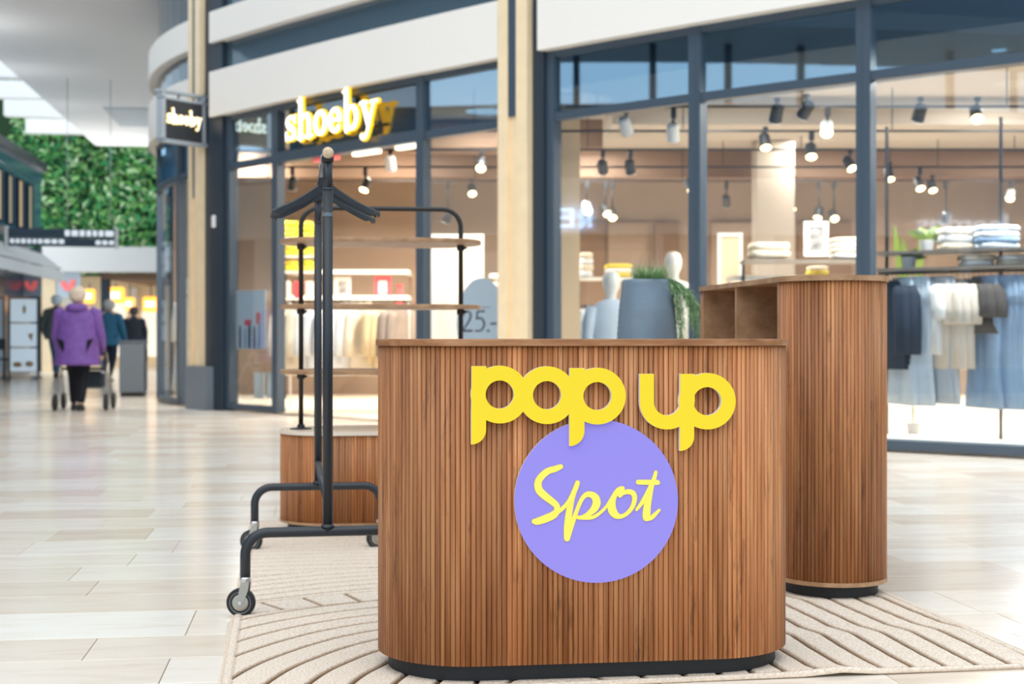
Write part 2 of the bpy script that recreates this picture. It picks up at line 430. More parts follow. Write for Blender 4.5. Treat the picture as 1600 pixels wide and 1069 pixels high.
# ------------------------------------------------------------ fluted wooden units
def slat_mesh(w, h):
    mb = MB(); pr = []
    for k in range(7):
        t = PI*k/6; pr.append((w*.495*math.cos(t), -.0038*math.sin(t)**.8))
    mb.prism(pr, 0, h); mb.sm = [True]*len(mb.f)
    me = mb.mesh('slat', M['slat'])
    return me
def perim(a, r):
    """points along the stadium from the back-right, round by the front"""
    out = []
    total = 4*a + 2*PI*r
    def at(s):
        s = s % total
        if s < 2*a: return (-a+s, -r, 0.0)                       # front, left to right
        s -= 2*a
        if s < PI*r:
            t = -PI/2+s/r; return (a+r*math.cos(t), r*math.sin(t), t+PI/2)
        s -= PI*r
        if s < 2*a: return (a-s, r, PI)
        s -= 2*a; t = PI/2+s/r
        return (-a+r*math.cos(t), r*math.sin(t), t+PI/2)
    return at, total
def slats(parent, a, r, z0, z1, pitch, s0, s1, seed, bright=1.0):
    rg = random.Random(seed); at, tot = perim(a, r); n = int(round((s1-s0)/pitch)); pw = 0; tone = 1; gry = 0
    me = slat_mesh((s1-s0)/n, z1-z0)
    for k in range(n):
        if pw <= 0:
            pw = rg.randint(4, 10); tone = rg.uniform(.74, 1.10); gry = rg.uniform(-.10, .14)
        pw -= 1
        x, y, t = at(s0+(k+.5)*(s1-s0)/n)
        o = link('slat', me, parent); o.location = (x, y, z0); o.rotation_euler = (0, 0, t)
        v = bright*tone*rg.uniform(.90, 1.08)
        o.color = (v, v*(1+gry*.4), v*(1+gry), 1)

# counter
CA, CR = .315, .25
counter = thing('wooden_counter', 'fluted wooden pop-up counter with yellow letters and a lilac disc', 'counter', (.197, 3.9265, .012), PHI)
MB().prism(stadium(CA, CR-.006, 24), .042, .862).build('body', M['inner'], counter)
pl = stadium(CA+.002, CR-.03, 24)
mb = MB(); mb.prism(pl, -.002, .043); mb.build('plinth', M['plinth'], counter)
mb = MB(); o_ = stadium(CA, CR+.006, 28)
mb.loft([[(x*.998, y*.996, .862) for x, y in o_], [(x, y, .864) for x, y in o_], [(x, y, .8775) for x, y in o_], [(x*.998, y*.996, .8795) for x, y in o_]])
mb.build('counter_top', M['topwood'], counter)
slats(counter, CA, CR-.004, .042, .862, .0133, -PI*CR*.62, 2*CA+PI*CR*.62, 5)
# lettering: pixel of the photograph -> the counter's flat front
cM = Matrix.Translation(counter.location) @ Matrix.Rotation(PHI, 4, 'Z'); cI = cM.inverted()
def CP(px, py, y=-(CR+.002)):
    o = cI @ Vector((0, 0, HC)); d = (cI.to_3x3() @ Vector(((px-800)/F, 1, -(py-HZ)/F)))
    t = (y-o.y)/d.y; q = o+d*t
    return (q.x, q.z)
PN = [0]
def plate(mb, outer, y0, y1, face, side, hole=None, k=CP):
    """extruded outline (image points) on the counter front; face material index, side material index"""
    PN[0] += 1; y1 += (.00001 if y1 > y0 else -.00001)*(PN[0] % 170)      # overlapping strokes of one letter must not share a plane
    A = [k(*p) for p in outer]; n = len(A)
    if hole:
        Bq = [k(*p) for p in hole]; vs = [(x, y1, z) for x, z in A]+[(x, y1, z) for x, z in Bq]+[(x, y0, z) for x, z in A]+[(x, y0, z) for x, z in Bq]
        mb.cur = face; mb.add(vs, [(i, (i+1) % n, n+(i+1) % n, n+i) for i in range(n)])
        mb.cur = side; mb.add(vs, [(i, (i+1) % n, 2*n+(i+1) % n, 2*n+i) for i in range(n)]+[(n+i, n+(i+1) % n, 3*n+(i+1) % n, 3*n+i) for i in range(n)])
    else:
        vs = [(x, y1, z) for x, z in A]+[(x, y0, z) for x, z in A]
        mb.cur = face; mb.add(vs, [tuple(range(n))])
        mb.cur = side; mb.add(vs, [(i, (i+1) % n, n+(i+1) % n, n+i) for i in range(n)])
def circ(cx, cy, r, n=56, a0=0, a1=2*PI): return [(cx+r*math.cos(a0+(a1-a0)*i/n), cy+r*math.sin(a0+(a1-a0)*i/n)) for i in range(n)]
LY0, LY1 = -(CR+.002), -(CR+.019)
LM = [M['yellow'], M['acrylic']]
def tail(x0, x1, ytop, ybot):
    r = x1-x0
    return [(x0, ytop), (x1, ytop)]+[(x1-r+r*math.cos(PI/2*i/10), ybot-r+r*math.sin(PI/2*i/10)) for i in range(11)]
def letter_p(cx, cy, R, r, x0, x1, y0, y1, name='letter'):
    mb = MB(); plate(mb, circ(cx, cy, R), LY0, LY1, 0, 1, circ(cx, cy, r))
    bite = [(x0, y0), (x1, y0), (x1+1.2, y0+4)]
    plate(mb, [(x0, y0), (x1, y0), (x1, cy-R*.55)]+[(cx-r*1.0*math.cos(a)*1.02, cy+r*1.0*math.sin(a)*1.02) for a in [-.75, -.4, 0, .4, .75]]+[(x1, cy+R*.6), (x0-.6, cy+R*.6)], LY0, LY1, 0, 1)
    plate(mb, tail(x0-.8, x1-.6, cy+R*.5, y1), LY0, LY1, 0, 1)
    return mb.build(name, LM, counter)
letter_p(779.6, 616.2, 45, 21.9, 736, 759, 572, 694)
mb = MB(); plate(mb, circ(853.2, 617.2, 45), LY0, LY1, 0, 1, circ(853.2, 617.2, 21.9)); mb.build('letter', LM, counter)
letter_p(931.5, 618.6, 44.2, 21.8, 888.6, 912, 575, 696.5)
mb = MB()
plate(mb, [(997.6, 584), (1019.4, 584), (1019.4, 628)]+[(1040-20.6*math.cos(PI*i/24), 628+20.6*math.sin(PI*i/24)) for i in range(25)]+[(1060.6, 584), (1083, 584), (1083, 628)]+[(1040+42.6*math.cos(PI*i/24), 628+42.6*math.sin(PI*i/24)) for i in range(25)], LY0, LY1, 0, 1)
mb.build('letter', LM, counter)
letter_p(1102.6, 626.6, 44, 21.9, 1060.6, 1082.6, 584, 704)
mb = MB(); plate(mb, circ(930.6, 782.5, 127.6, 96), -(CR+.001), -(CR+.010), 0, 1)
disc = mb.build('round_sign', [M['purple'], M['acrylic']], counter); disc['label'] = 'lilac disc with yellow script word'
def smooth_pts(st, sub=6):
    out = []
    for i in range(len(st)-1):
        p0 = st[max(i-1, 0)]; p1 = st[i]; p2 = st[i+1]; p3 = st[min(i+2, len(st)-1)]
        for k in range(sub):
            t = k/sub; out.append(tuple(.5*((2*p1[j])+(-p0[j]+p2[j])*t+(2*p0[j]-5*p1[j]+4*p2[j]-p3[j])*t*t+(-p0[j]+3*p1[j]-3*p2[j]+p3[j])*t**3) for j in range(3)))
    out.append(tuple(st[-1])); return out
def stroke(mb, st, y0, y1, k, face=0, side=0, sub=6):
    """brush stroke: centre line (x, y, width) -> raised strip with round ends"""
    q = smooth_pts(st, sub)
    for i in range(len(q)-1):
        (x0, ya, w0), (x1, yb, w1) = q[i], q[i+1]; d = math.hypot(x1-x0, yb-ya)
        if d < 1e-6: continue
        nx, ny = -(yb-ya)/d, (x1-x0)/d
        plate(mb, [(x0+nx*w0/2, ya+ny*w0/2), (x0-nx*w0/2, ya-ny*w0/2), (x1-nx*w1/2, yb-ny*w1/2), (x1+nx*w1/2, yb+ny*w1/2)], y0, y1, face, side, k=k)
    for x, y, w in q[::2]+[q[-1]]: plate(mb, circ(x, y, w/2, 14), y0, y1, face, side, k=k)
def SPk(x, y): return CP(820+x/7.127, 710+y/7.127)
script = {
 'S': [[(392,134,56),(330,160,68),(255,182,72),(185,238,76),(142,310,80),(152,390,86),(212,455,84),(290,515,76),(345,565,70),(352,620,68),(318,668,82),(230,710,86),(135,742,76),(98,742,56)]],
 'p': [[(345,655,42),(420,592,44),(480,530,50),(530,440,55),(560,370,55),(580,312,52)],
       [(562,365,54),(520,480,64),(490,620,72),(468,800,76),(463,932,66)],
       [(463,932,66),(510,800,54),(562,650,46),(612,525,46),(658,458,52),(712,440,64),(772,470,82),(792,535,90),(762,605,80),(690,668,52),(625,698,44),(582,696,40)],
       [(582,700,38),(680,702,44),(760,692,40),(835,642,34),(905,575,32)]],
 'o': [[(900,580,32),(950,505,38),(1000,430,48),(1040,392,58),(1078,376,52)],
       [(1045,395,60),(995,455,54),(965,525,76),(962,605,96),(1000,668,80),(1062,688,48),(1132,652,44),(1190,580,48),(1214,490,54),(1198,432,60),(1150,412,56),(1085,425,48),(1050,455,46)]],
 't': [[(1256,306,54),(1360,308,56),(1468,310,56)],
       [(1450,196,38),(1430,270,48),(1402,345,58),(1380,430,70),(1356,560,80),(1345,680,84),(1343,708,66)],
       [(1400,345,56),(1352,440,52),(1292,540,44),(1234,614,30)],
       [(1345,712,56),(1400,700,50),(1450,655,40),(1488,616,30)]]}
for ch_, sts in script.items():
    mb = MB()
    for st in sts: stroke(mb, st, -(CR+.0095), -(CR+.0112), SPk)
    mb.build('script_letter', M['spot_yellow'], disc)

# tall open shelf unit at the right, long axis running back
TA, TR = .50, .19
tall = thing('tall_shelf_unit', 'tall fluted wooden shelf unit with open side, behind the counter', 'shelf', (1.115-TA*math.sin(PHI), 4.973+TA*math.cos(PHI), .012), PHI+PI/2)
# local x runs back along the unit, local y points to the left (the open side)
TZ0, TZ1 = .055, 1.075
MB().prism(stadium(TA, TR-.03, 24), -.002, TZ0-.012).build('plinth', M['plinth'], tall)
mb = MB(); mb.prism(stadium(TA, TR+.002, 28), TZ0-.014, TZ0); mb.build('bottom_board', M['edge'], tall)
mb = MB(); mb.prism(stadium(TA, TR+.006, 28), TZ1, TZ1+.0185); mb.build('top_board', M['edge'], tall)
for sx in (-1, 1):
    t0 = PI/2 if sx < 0 else -PI/2
    mb = MB(); mb.prism([(sx*TA, -(TR-.006)), (sx*TA, TR-.006)][::1]+[(sx*TA+sx*(TR-.006)*math.cos(a), (TR-.006)*math.sin(a)) for a in [PI/2-PI*i/20 for i in range(1, 20)]], TZ0, TZ1)
    mb.build('end_body', M['inner'], tall)
mb = MB(); mb.bb(-TA, TA, -(TR-.006), -(TR-.018), TZ0, TZ1); mb.build('back_panel', M['inner'], tall)
for x in (-TA+.010, .02, TA-.010):
    mb = MB(); mb.bb(x-.009, x+.009, -(TR-.02), TR-.002, TZ0, TZ1); mb.build('upright', M['edge'], tall)
for z in (.38, .70):
    mb = MB(); mb.bb(-TA+.02, TA-.02, -(TR-.02), TR-.02, z, z+.018); mb.build('shelf', M['inner'], tall)
# fluting: right side (local -y) and both round ends
slats(tall, TA, TR-.004, TZ0, TZ1, .0133, -PI*TR+.012, 2*TA+PI*TR-.012, 9, .86)

# low bench carrying the tube shelf
BA, BR = .215, .25
bench = thing('low_wooden_bench', 'low fluted wooden plinth unit carrying the black tube shelf', 'bench', (-.606, 6.606, .012), PHI)
MB().prism(stadium(BA, BR-.006, 24), .042, .445).build('body', M['inner'], bench)
MB().prism(stadium(BA, BR-.035, 24), -.002, .043).build('plinth', M['plinth'], bench)
mb = MB(); mb.prism(stadium(BA, BR+.005, 28), .443, .459); mb.build('top_board', mat('bench_top', (226, 212, 196), .3, noise=.06, nscale=8), bench)
mb = MB(); mb.prism(stadium(BA, BR+.003, 28), .041, .052); mb.build('bottom_board', M['edge'], bench)
slats(bench, BA, BR-.004, .052, .443, .0133, -PI*BR*.62, 2*BA+PI*BR*.62, 21, .88)
rackS = thing('tube_shelf_rack', 'black tube frame with three rounded wooden shelves on the low bench', 'shelf', (-.606, 6.606, .471), PHI)
hw = .370
mb = MB(); mb.tube(fillet([(-hw, 0, .0), (-hw, 0, 1.02), (hw, 0, 1.02), (hw, 0, 0)], .085, 8), .011, 10); mb.build('tube_frame', M['rackthin'], rackS)
for sx in (-1, 1):
    mb = MB(); mb.lathe([(.045, 0), (.045, .004), (.02, .007), (.014, .02)], 20, Matrix.Translation((sx*hw*.94, 0, 0))) if False else mb.lathe([(.05, 0), (.05, .004), (.018, .008), (.016, .022)], 20, Matrix.Translation((sx*hw, 0, 0)))
    mb.build('foot_plate', M['rackthin'], rackS)
for z in (.265, .563, .862):
    mb = MB(); o_ = stadium(.215, .25, 24)
    mb.loft([[(x*.995, y*.99, z-.009) for x, y in o_], [(x, y, z-.007) for x, y in o_], [(x, y, z+.007) for x, y in o_], [(x*.995, y*.99, z+.009) for x, y in o_]])
    sh = mb.build('shelf', M['edge'], rackS)
    for sx in (-1, 1):
        mb = MB(); mb.lathe([(.017, z-.034), (.019, z-.028), (.019, z-.012), (.014, z-.0095)], 14, Matrix.Translation((sx*hw, 0, 0)))
        mb.tube([(sx*hw, 0, z-.022), (sx*hw+.028, -.008, z-.022)], .005, 8); mb.build('collar', M['rackthin'], sh)

# rolling garment rail
rail_ang = math.atan2(.218, 1.37)
rk = thing('garment_rail', 'black steel rolling garment rail on four castors left of the counter', 'clothes rail', (-.705, 5.285, 0), rail_ang)
# local y from near (-) to far (+)
HY = .694; RT = .0165
def u_tube(y):
    zt = .268; w = .262
    mb = MB(); mb.tube(fillet([(-w, y, .125), (-w, y, zt), (w, y, zt), (w, y, .125)], .115, 9), RT, 14); return mb.build('base_tube', M['steel'], rk)
rtop = 1.488
for y in (-HY, HY):
    bt = u_tube(y)
    mb = MB(); mb.tube([(0, y, .268), (0, y, 1.375)], RT, 16); mb.lathe([(RT+.0008, 1.372), (RT+.0012, 1.375), (RT-.0012, 1.379)], 16, Matrix.Translation((0, y, 0)))
    mb.tube([(0, y, 1.37), (0, y, 1.466)], RT-.0012, 16); mb.build('upright', M['steel'], rk)
    mb = MB(); mb.lathe([(RT+.006, .283), (RT+.004, .288), (RT, .292)], 14, Matrix.Translation((0, y, 0))); mb.build('weld_ring', M['steel'], rk)
    for sx in (-1, 1):
        x = sx*.262
        c = thing('castor', None, None, (x, y, 0)); c.parent = rk; c.rotation_euler = (0, 0, -rail_ang+math.radians(-4 if sx < 0 else 15))
        mb = MB(); mb.tube([(0, 0, .095), (0, 0, .128)], .0115, 12); mb.lathe([(.017, .112), (.019, .116), (.019, .124), (.016, .128)], 16); mb.build('stem', M['chrome'], c)
        mb = MB()
        for q in (-1, 1):
            mb.prism([(-.010, .118), (.016, .118), (.012, .085), (-.006, .040), (-.020, .040), (-.024, .05)], q*.0145-.001, q*.0145+.001, Matrix(((1, 0, 0, 0), (0, 0, 1, 0), (0, 1, 0, 0), (0, 0, 0, 1))))
        mb.bb(-.010, .016, -.0155, .0155, .115, .119); mb.build('fork', M['satin'], c)
        X90 = Matrix.Translation((-.014, 0, .046)) @ Matrix.Rotation(PI/2, 4, 'X')
        mb = MB(); mb.lathe([(.034, -.0115), (.043, -.0115), (.046, -.008), (.046, .008), (.043, .0115), (.034, .0115)], 32, X90); mb.build('tyre', M['rubber'], c, smooth=False)
        mb = MB(); mb.lathe([(.010, -.0135), (.022, -.0125), (.030, -.0105), (.0345, -.0118), (.0345, .0118), (.030, .0105), (.022, .0125), (.010, .0135)], 32, X90, caps=True); mb.build('wheel_hub', M['satin'], c)
        mb = MB(); mb.lathe([(.0055, -.019), (.0055, .019)], 12, X90); mb.build('axle', M['chrome'], c)
mb = MB(); mb.tube([(0, -HY, .365), (0, HY, .365)], .0145, 14); mb.build('lower_bar', M['steel'], rk)
mb = MB(); mb.tube([(0, -HY-.035, rtop), (0, HY+.03, rtop)], .0155, 16); mb.build('top_rail', mat('rail_steel', (120, 124, 130), .35, metal=.6), rk)
for y in (-HY-.037, HY+.03):
    mb = MB(); mb.ball((0, y, rtop), .0185, 16, 10, (1, .55, 1)); mb.build('end_cap', M['cap'], rk)
for y in (-HY, HY):
    mb = MB(); mb.lathe([(.017, 1.462), (.020, 1.468), (.020, 1.478)], 14, Matrix.Translation((0, y, 0))); mb.build('socket', M['blackplastic'], rk)
mb = MB(); mb.lathe([(RT+.0004, 1.286), (RT+.0004, 1.298)], 16, Matrix.Translation((0, -HY, 0)), caps=False); t_ = mb.build('tape_strip', mat('pale_tape', (104, 116, 128), .5), rk); t_['label'] = 'scuffed strip of pale tape'
# hangers
def make_hanger(name):
    root = thing(name, None, 'hanger', (0, 0, 0))
    # local x across, hook over the rail at z = 0
    mb = MB()
    hk = [(.0165*math.cos(a), 0, .0155*math.sin(a)+.002) for a in [math.radians(-40+i*20) for i in range(12)]]
    hk = [(-x, y, z) for x, y, z in hk]
    hk += [(.004, 0, -.028), (0, 0, -.045), (0, 0, -.075)]
    mb.tube(hk, .0021, 8); mb.build('hook', M['satin'], root)
    mb = MB()
    def prof(s):
        out = []
        for i in range(15):
            t = i/14; x = s*t*.182; z = -.078-.105*(t**1.12)-.012*math.sin(PI*min(1, t*1.0)); y = -.020*t*t
            h = .019*(1-.1*t)+.010*(1-t)**3; d = .006+.011*smooth(.45, .9, t)
            if .86 < t < .93: h -= .008
            out.append((x, y, z, h, d))
        return out
    for s in (-1, 1):
        rings = []
        for x, y, z, h, d in prof(s):
            rings.append([(x, y-d, z-h), (x, y-d*.9, z-.002), (x, y-d*.5, z+.003), (x, y+d*.5, z+.003), (x, y+d*.9, z-.002), (x, y+d, z-h), (x, y+d*.6, z-h+.005), (x, y-d*.6, z-h+.005)])
        mb.csm = False; mb.loft(rings)
    mb.box((0, 0, -.082), (.05, .015, .034), bev=.005)
    mb.build('shoulder_arm', M['hanger'], root)
    return root
spots_h = [(-.44, 4, 'black hanger nearest the front end of the garment rail'), (-.34, -9, 'black hanger in the middle of the three on the garment rail'), (-.18, 12, 'black hanger farthest back on the garment rail')]
h0 = None
for y, ang, lb in spots_h:
    h = make_hanger('clothes_hanger') if h0 is None else copy_tree(h0)
    h0 = h0 or h
    p = Matrix.Translation(rk.location) @ Matrix.Rotation(rail_ang, 4, 'Z') @ Vector((0, y, rtop+.0175))
    h.location = p; h.rotation_euler = (0, 0, rail_ang+math.radians(ang)); h['label'] = lb; h['group'] = 'hangers on the garment rail'

# tall planter behind the counter
PX, PY = P(1011, 500, 6.35).x, 6.35
pot = thing('ribbed_planter', 'tall slate blue ribbed planter with a trailing plant behind the counter', 'planter', (PX, PY, .012))
rim = HC+88/F*PY-.012
prof = [(.085, 0), (.1, .004), (.118, .25), (.132, .5), (.138, .72), (.137, .86), (.127, 1.0), (.112, rim-.012), (.110, rim-.003), (.106, rim), (.098, rim-.004), (.096, rim-.06)]
pr2 = []
for i in range(len(prof)-1):
    (r0, z0), (r1, z1) = prof[i], prof[i+1]; n = max(1, int((z1-z0)/.012)) if z1 > z0 else 1
    for k in range(n):
        t = k/n; pr2.append((r0+(r1-r0)*t + (.0016*math.sin((z0+(z1-z0)*t)*260) if n > 3 else 0), z0+(z1-z0)*t))
pr2.append(prof[-1])
mb = MB(); mb.lathe(pr2, 40); mb.build('pot', mat('pot_slate_blue', (112, 130, 146), .32, noise=.16, nscale=5, bump=.15, bscale=30), pot, smooth=True)
mb = MB(); mb.lathe([(.095, rim-.05), (.06, rim-.045), (.01, rim-.04)], 24); mb.build('soil', mat('soil', (58, 46, 38), .95), pot)
m_fol, *_ = attr_mat('needle_green', [(0, (92, 134, 84)), (.5, (134, 174, 120)), (1, (190, 216, 170))], rough=.6)
rg = random.Random(3)
def blade(mb, p, d, L, w, droop, tint, seg=4):
    mb.ct = tint; p = Vector(p); d = Vector(d).normalized(); side = d.cross(Vector((0, 0, 1))); side = side.normalized() if side.length > .01 else Vector((1, 0, 0))
    pts = []
    for i in range(seg+1):
        t = i/seg; q = p+d*L*t+Vector((0, 0, -droop*L*t*t)); ww = w*(1-t*.9); pts.append((q-side*ww, q+side*ww))
    vs = [x for a in pts for x in a]
    mb.add(vs, [(2*i, 2*i+1, 2*i+3, 2*i+2) for i in range(seg)])
mb = MB()
for k in range(1500):
    a = rg.uniform(0, 2*PI); r = .06*math.sqrt(rg.random()); p = (r*math.cos(a)*.8+.012, r*math.sin(a), rim-.03)
    blade(mb, p, (math.cos(a)*rg.uniform(.1, .8), math.sin(a)*.7, rg.uniform(.5, 1.3)), rg.uniform(.08, .15), .0014, rg.uniform(.1, .5), rg.uniform(.25, 1))
tag(mb.build('needle_tuft', m_fol, pot), kind='stuff')
mb = MB()
for k in range(17):                                    # trailing fronds over the right rim
    a = rg.uniform(-.7, .5); x0, y0 = .10*math.cos(a), .10*math.sin(a); L = rg.uniform(.14, .33); prev = Vector((x0, y0, rim+.005))
    ox = rg.uniform(.04, .17)
    for i in range(16):
        t = (i+1)/16; q = Vector((x0+ox*math.sin(t*1.5), y0+.02*math.sin(t*4+k), rim+.02*math.sin(t*3)-L*t**1.3))
        mb.ct = .3; mb.tube([prev, q], .0011, 4, caps=False)
        for j in range(10):
            blade(mb, q, (rg.uniform(-.4, .9), rg.uniform(-.7, .7), rg.uniform(-1.0, .25)), rg.uniform(.02, .05), .0015, .3, rg.uniform(.1, 1), 2)
        prev = q
tag(mb.build('trailing_fronds', m_fol, pot), kind='stuff')
m_dry, *_ = attr_mat('dry_grass', [(0, (150, 140, 124)), (1, (208, 204, 196))], rough=.7)
mb = MB()
for k in range(90):
    a = rg.uniform(0, 2*PI); p = (.06*math.cos(a), .06*math.sin(a), rim-.02)
    if k % 2: d = (rg.uniform(.6, 1.2), rg.uniform(-.5, .3), rg.uniform(.0, .8)); L = rg.uniform(.16, .30); dr = .9
    else: d = (rg.uniform(-.4, .7), rg.uniform(-.5, .5), 1.2); L = rg.uniform(.12, .24); dr = .25
    blade(mb, p, d, L, .0014, dr, rg.uniform(.05, 1), 7)
tag(mb.build('dry_grass', m_dry, pot), kind='stuff')

# ------------------------------------------------------------ shop front
s250 = -2.95
sx = {p: s_px(p) for p in (257, 283, 313, 333, 345, 358, 430, 442, 655, 672, 792, 797, 812, 825, 842, 857, 872, 1082, 1097, 1345, 1360)}
ZT, ZF0, ZF1, ZG1, ZH1, ZTOP = 2.90, 3.547, 4.09, 4.44, 4.815, 6.2
sEND = 13.6
def zat(px, py):
    p = path(s_px(px))[0]; return HC-(py-HZ)/F*p.y
# cream fascia bands, each run its own piece
nt = 1
for s0, s1 in ((-6.5, sx[313]), (sx[345], sx[792]+.03), (sx[857], sEND)):
    for z0, z1 in ((ZF0, ZF1), (ZG1, ZH1)):
        mb = MB(); strip(mb, s0, s1, .16, .02, z0, z1); struct(mb.build('trim_%d' % nt, M['fascia']), 'cream fascia band of the curved shop front'); nt += 1
mb = MB(); strip(mb, -6.5, sEND, .03, -.05, ZF1, ZG1); strip(mb, -6.5, sEND, .03, -.05, ZH1, ZTOP+1.2); struct(mb.build('wall_upper', M['bandglass']), 'dark glazed band above the shop front')
mb = MB(); strip(mb, -6.5, sEND, .0, -.10, ZF0, ZF1); strip(mb, -6.5, sEND, 0, -.1, ZG1, ZH1); struct(mb.build('wall_parapet', M['framedark']))
def bar(root, name, s, w, z0, z1, o0=.05, o1=-.06, m='frame'):
    mb = MB(); strip(mb, s-w/2, s+w/2, o0, o1, z0, z1); return mb.build(name, M[m], root)
def rail_(root, name, s0, s1, z0, z1, o0=.04, o1=-.05, m='frame'):
    mb = MB(); strip(mb, s0, s1, o0, o1, z0, z1); return mb.build(name, M[m], root)
def pane(root, s0, s1, z0, z1, o=0.0, m='glass'):
    mb = MB(); strip(mb, s0, s1, o+.005, o-.005, z0, z1); return mb.build('pane', M[m], root)
nw = [1]
def window(edges, label, zt=ZT, low=.03, left=True, right=True, split=True, mw=.075, basez=.09):
    c = on((edges[0]+edges[-1])/2); w = struct_root('window_%d' % nw[0], (c.x, c.y, 0), label); nw[0] += 1
    I = Matrix.Translation(-Vector((c.x, c.y, 0)))
    before = set(COL.objects); gm = 'glassclear' if nw[0] == 2 else 'glass'
    for s in edges: bar(w, 'mullion', s, mw, .02, ZF0)
    for a, b in zip(edges[:-1], edges[1:]):
        rail_(w, 'base_rail', a, b, .02, basez); rail_(w, 'head_rail', a, b, ZF0-.06, ZF0+.01)
        if split: rail_(w, 'transom', a, b, zt, zt+.075); pane(w, a, b, basez, zt, 0, gm); pane(w, a, b, zt+.075, ZF0-.06, 0, 'glasscoat')
        else: pane(w, a, b, basez, ZF0-.06)
    for o in COL.objects:
        if o not in before: o.data.transform(I)
    return w
window([s250-1.8, s250-.02, sx[283], sx[313]+.05], 'curved corner glazing left of the slim gold column')
window([sx[358]+.04, sx[430]+.06], 'glazed sidelight left of the shop doorway', mw=.11)
window([sx[655]+.06, sx[792]+.03], 'glazed panel right of the shop doorway', mw=.11)
w4 = window([sx[872]-.06, sx[1082]+.06], 'large pane right of the double gold column', mw=.10)
window([sx[1097]-.055, sx[1345]+.05], 'large middle pane of the right shop window', mw=.105)
window([sx[1360]-.05, 12.6, sEND], 'large right pane of the shop window with clothes rails', mw=.10)
# doorway: head panel with the sign, dark posts
c = on((sx[442]+sx[655])/2); door = struct_root('door_1', (c.x, c.y, 0), 'open shop doorway under the lit sign'); I = Matrix.Translation(-c)
b4 = set(COL.objects)
rail_(door, 'head_beam', sx[442]-.06, sx[655]+.02, ZT-.02, ZT+.10, .05, -.10)
rail_(door, 'top_beam', sx[442]-.06, sx[655]+.02, ZF0-.07, ZF0+.01, .05, -.10)
pane(door, sx[442], sx[655], ZT+.1, ZF0-.07, 0)
rail_(door, 'back_panel', sx[442], sx[655], ZT+.08, ZF0, -.09, -.12, 'framedark')
rail_(door, 'threshold', sx[442], sx[655], 0.001, .012, .05, -.15, 'satin')
for k in range(1, 4):
    s = sx[442]+(sx[655]-sx[442])*(.02+k*.30); bar(door, 'light_strip', s, .42, ZT-.06, ZT-.022, -.02, -.09, 'litstrip' if k != 1 else 'pink')
for o in COL.objects:
    if o not in b4: o.data.transform(I)
# dark steel piers and gold columns
def pier(name, s0, s1, o0, o1, z0, z1, m, label):
    mb = MB(); strip(mb, s0, s1, o0, o1, z0, z1, .1); return struct(mb.build(name, M[m]), label)
pier('trim_7', sx[333]-.02, sx[358]+.01, .10, -.12, 0, ZTOP, 'framedark', 'dark steel pier behind the slim gold column')
pier('trim_8', sx[842], sx[872]-.10, .09, -.12, 0, ZTOP, 'framedark', 'dark steel pier right of the double gold column')
pier('trim_9', sx[792]+.02, sx[842], .0, -.12, 0, ZTOP, 'framedark', 'dark steel backing of the double gold column')
def gold_col(name, pxs, zslot, label, plinth=None):
    c = on(s_px(sum(pxs)/len(pxs))); r = struct_root(name, (c.x, c.y, 0), label); I = Matrix.Translation(-c); b4 = set(COL.objects)
    z0 = plinth[2] if plinth else 0
    a, b, c_, d = [s_px(p) for p in pxs]
    for s0, s1 in ((a, b), (c_, d)):
        mb = MB(); strip(mb, s0, s1, .17, .0, z0, ZTOP, .05); mb.build('gold_strip', M['gold'], r)
    mb = MB(); strip(mb, b, c_, .135, .0, z0, zslot, .05); mb.build('gold_infill', M['gold'], r)
    mb = MB(); strip(mb, b, c_, .160, .0, zslot, ZTOP, .05); mb.build('dark_slot', M['frame'], r)
    if plinth:
        mb = MB(); strip(mb, s_px(plinth[0]), s_px(plinth[1]), .20, 0, 0, z0, .05); mb.build('plinth_box', M['greybox'], r)
    for o in COL.objects:
        if o not in b4: o.data.transform(I)
    return r
gold_col('trim_10', (797, 812, 825, 842), 2.97, 'double gold column between the doorway side and the right window')
gold_col('trim_11', (314, 320, 324, 332), 2.6, 'slim gold column with grey box at its foot', (313.5, 345, .53))
pp = on(sx[345]+.02, .10, zat(345, 347)); mb = MB(); mb.box((0, 0, 0), (.07, .05, .15), bev=.01)
o = mb.build('card_reader', M['white']); o.location = pp; o.rotation_euler = (0, 0, math.atan2(path(sx[345])[1].y, path(sx[345])[1].x)); tag(o, 'small white card reader box on the dark steel pier', 'card reader')

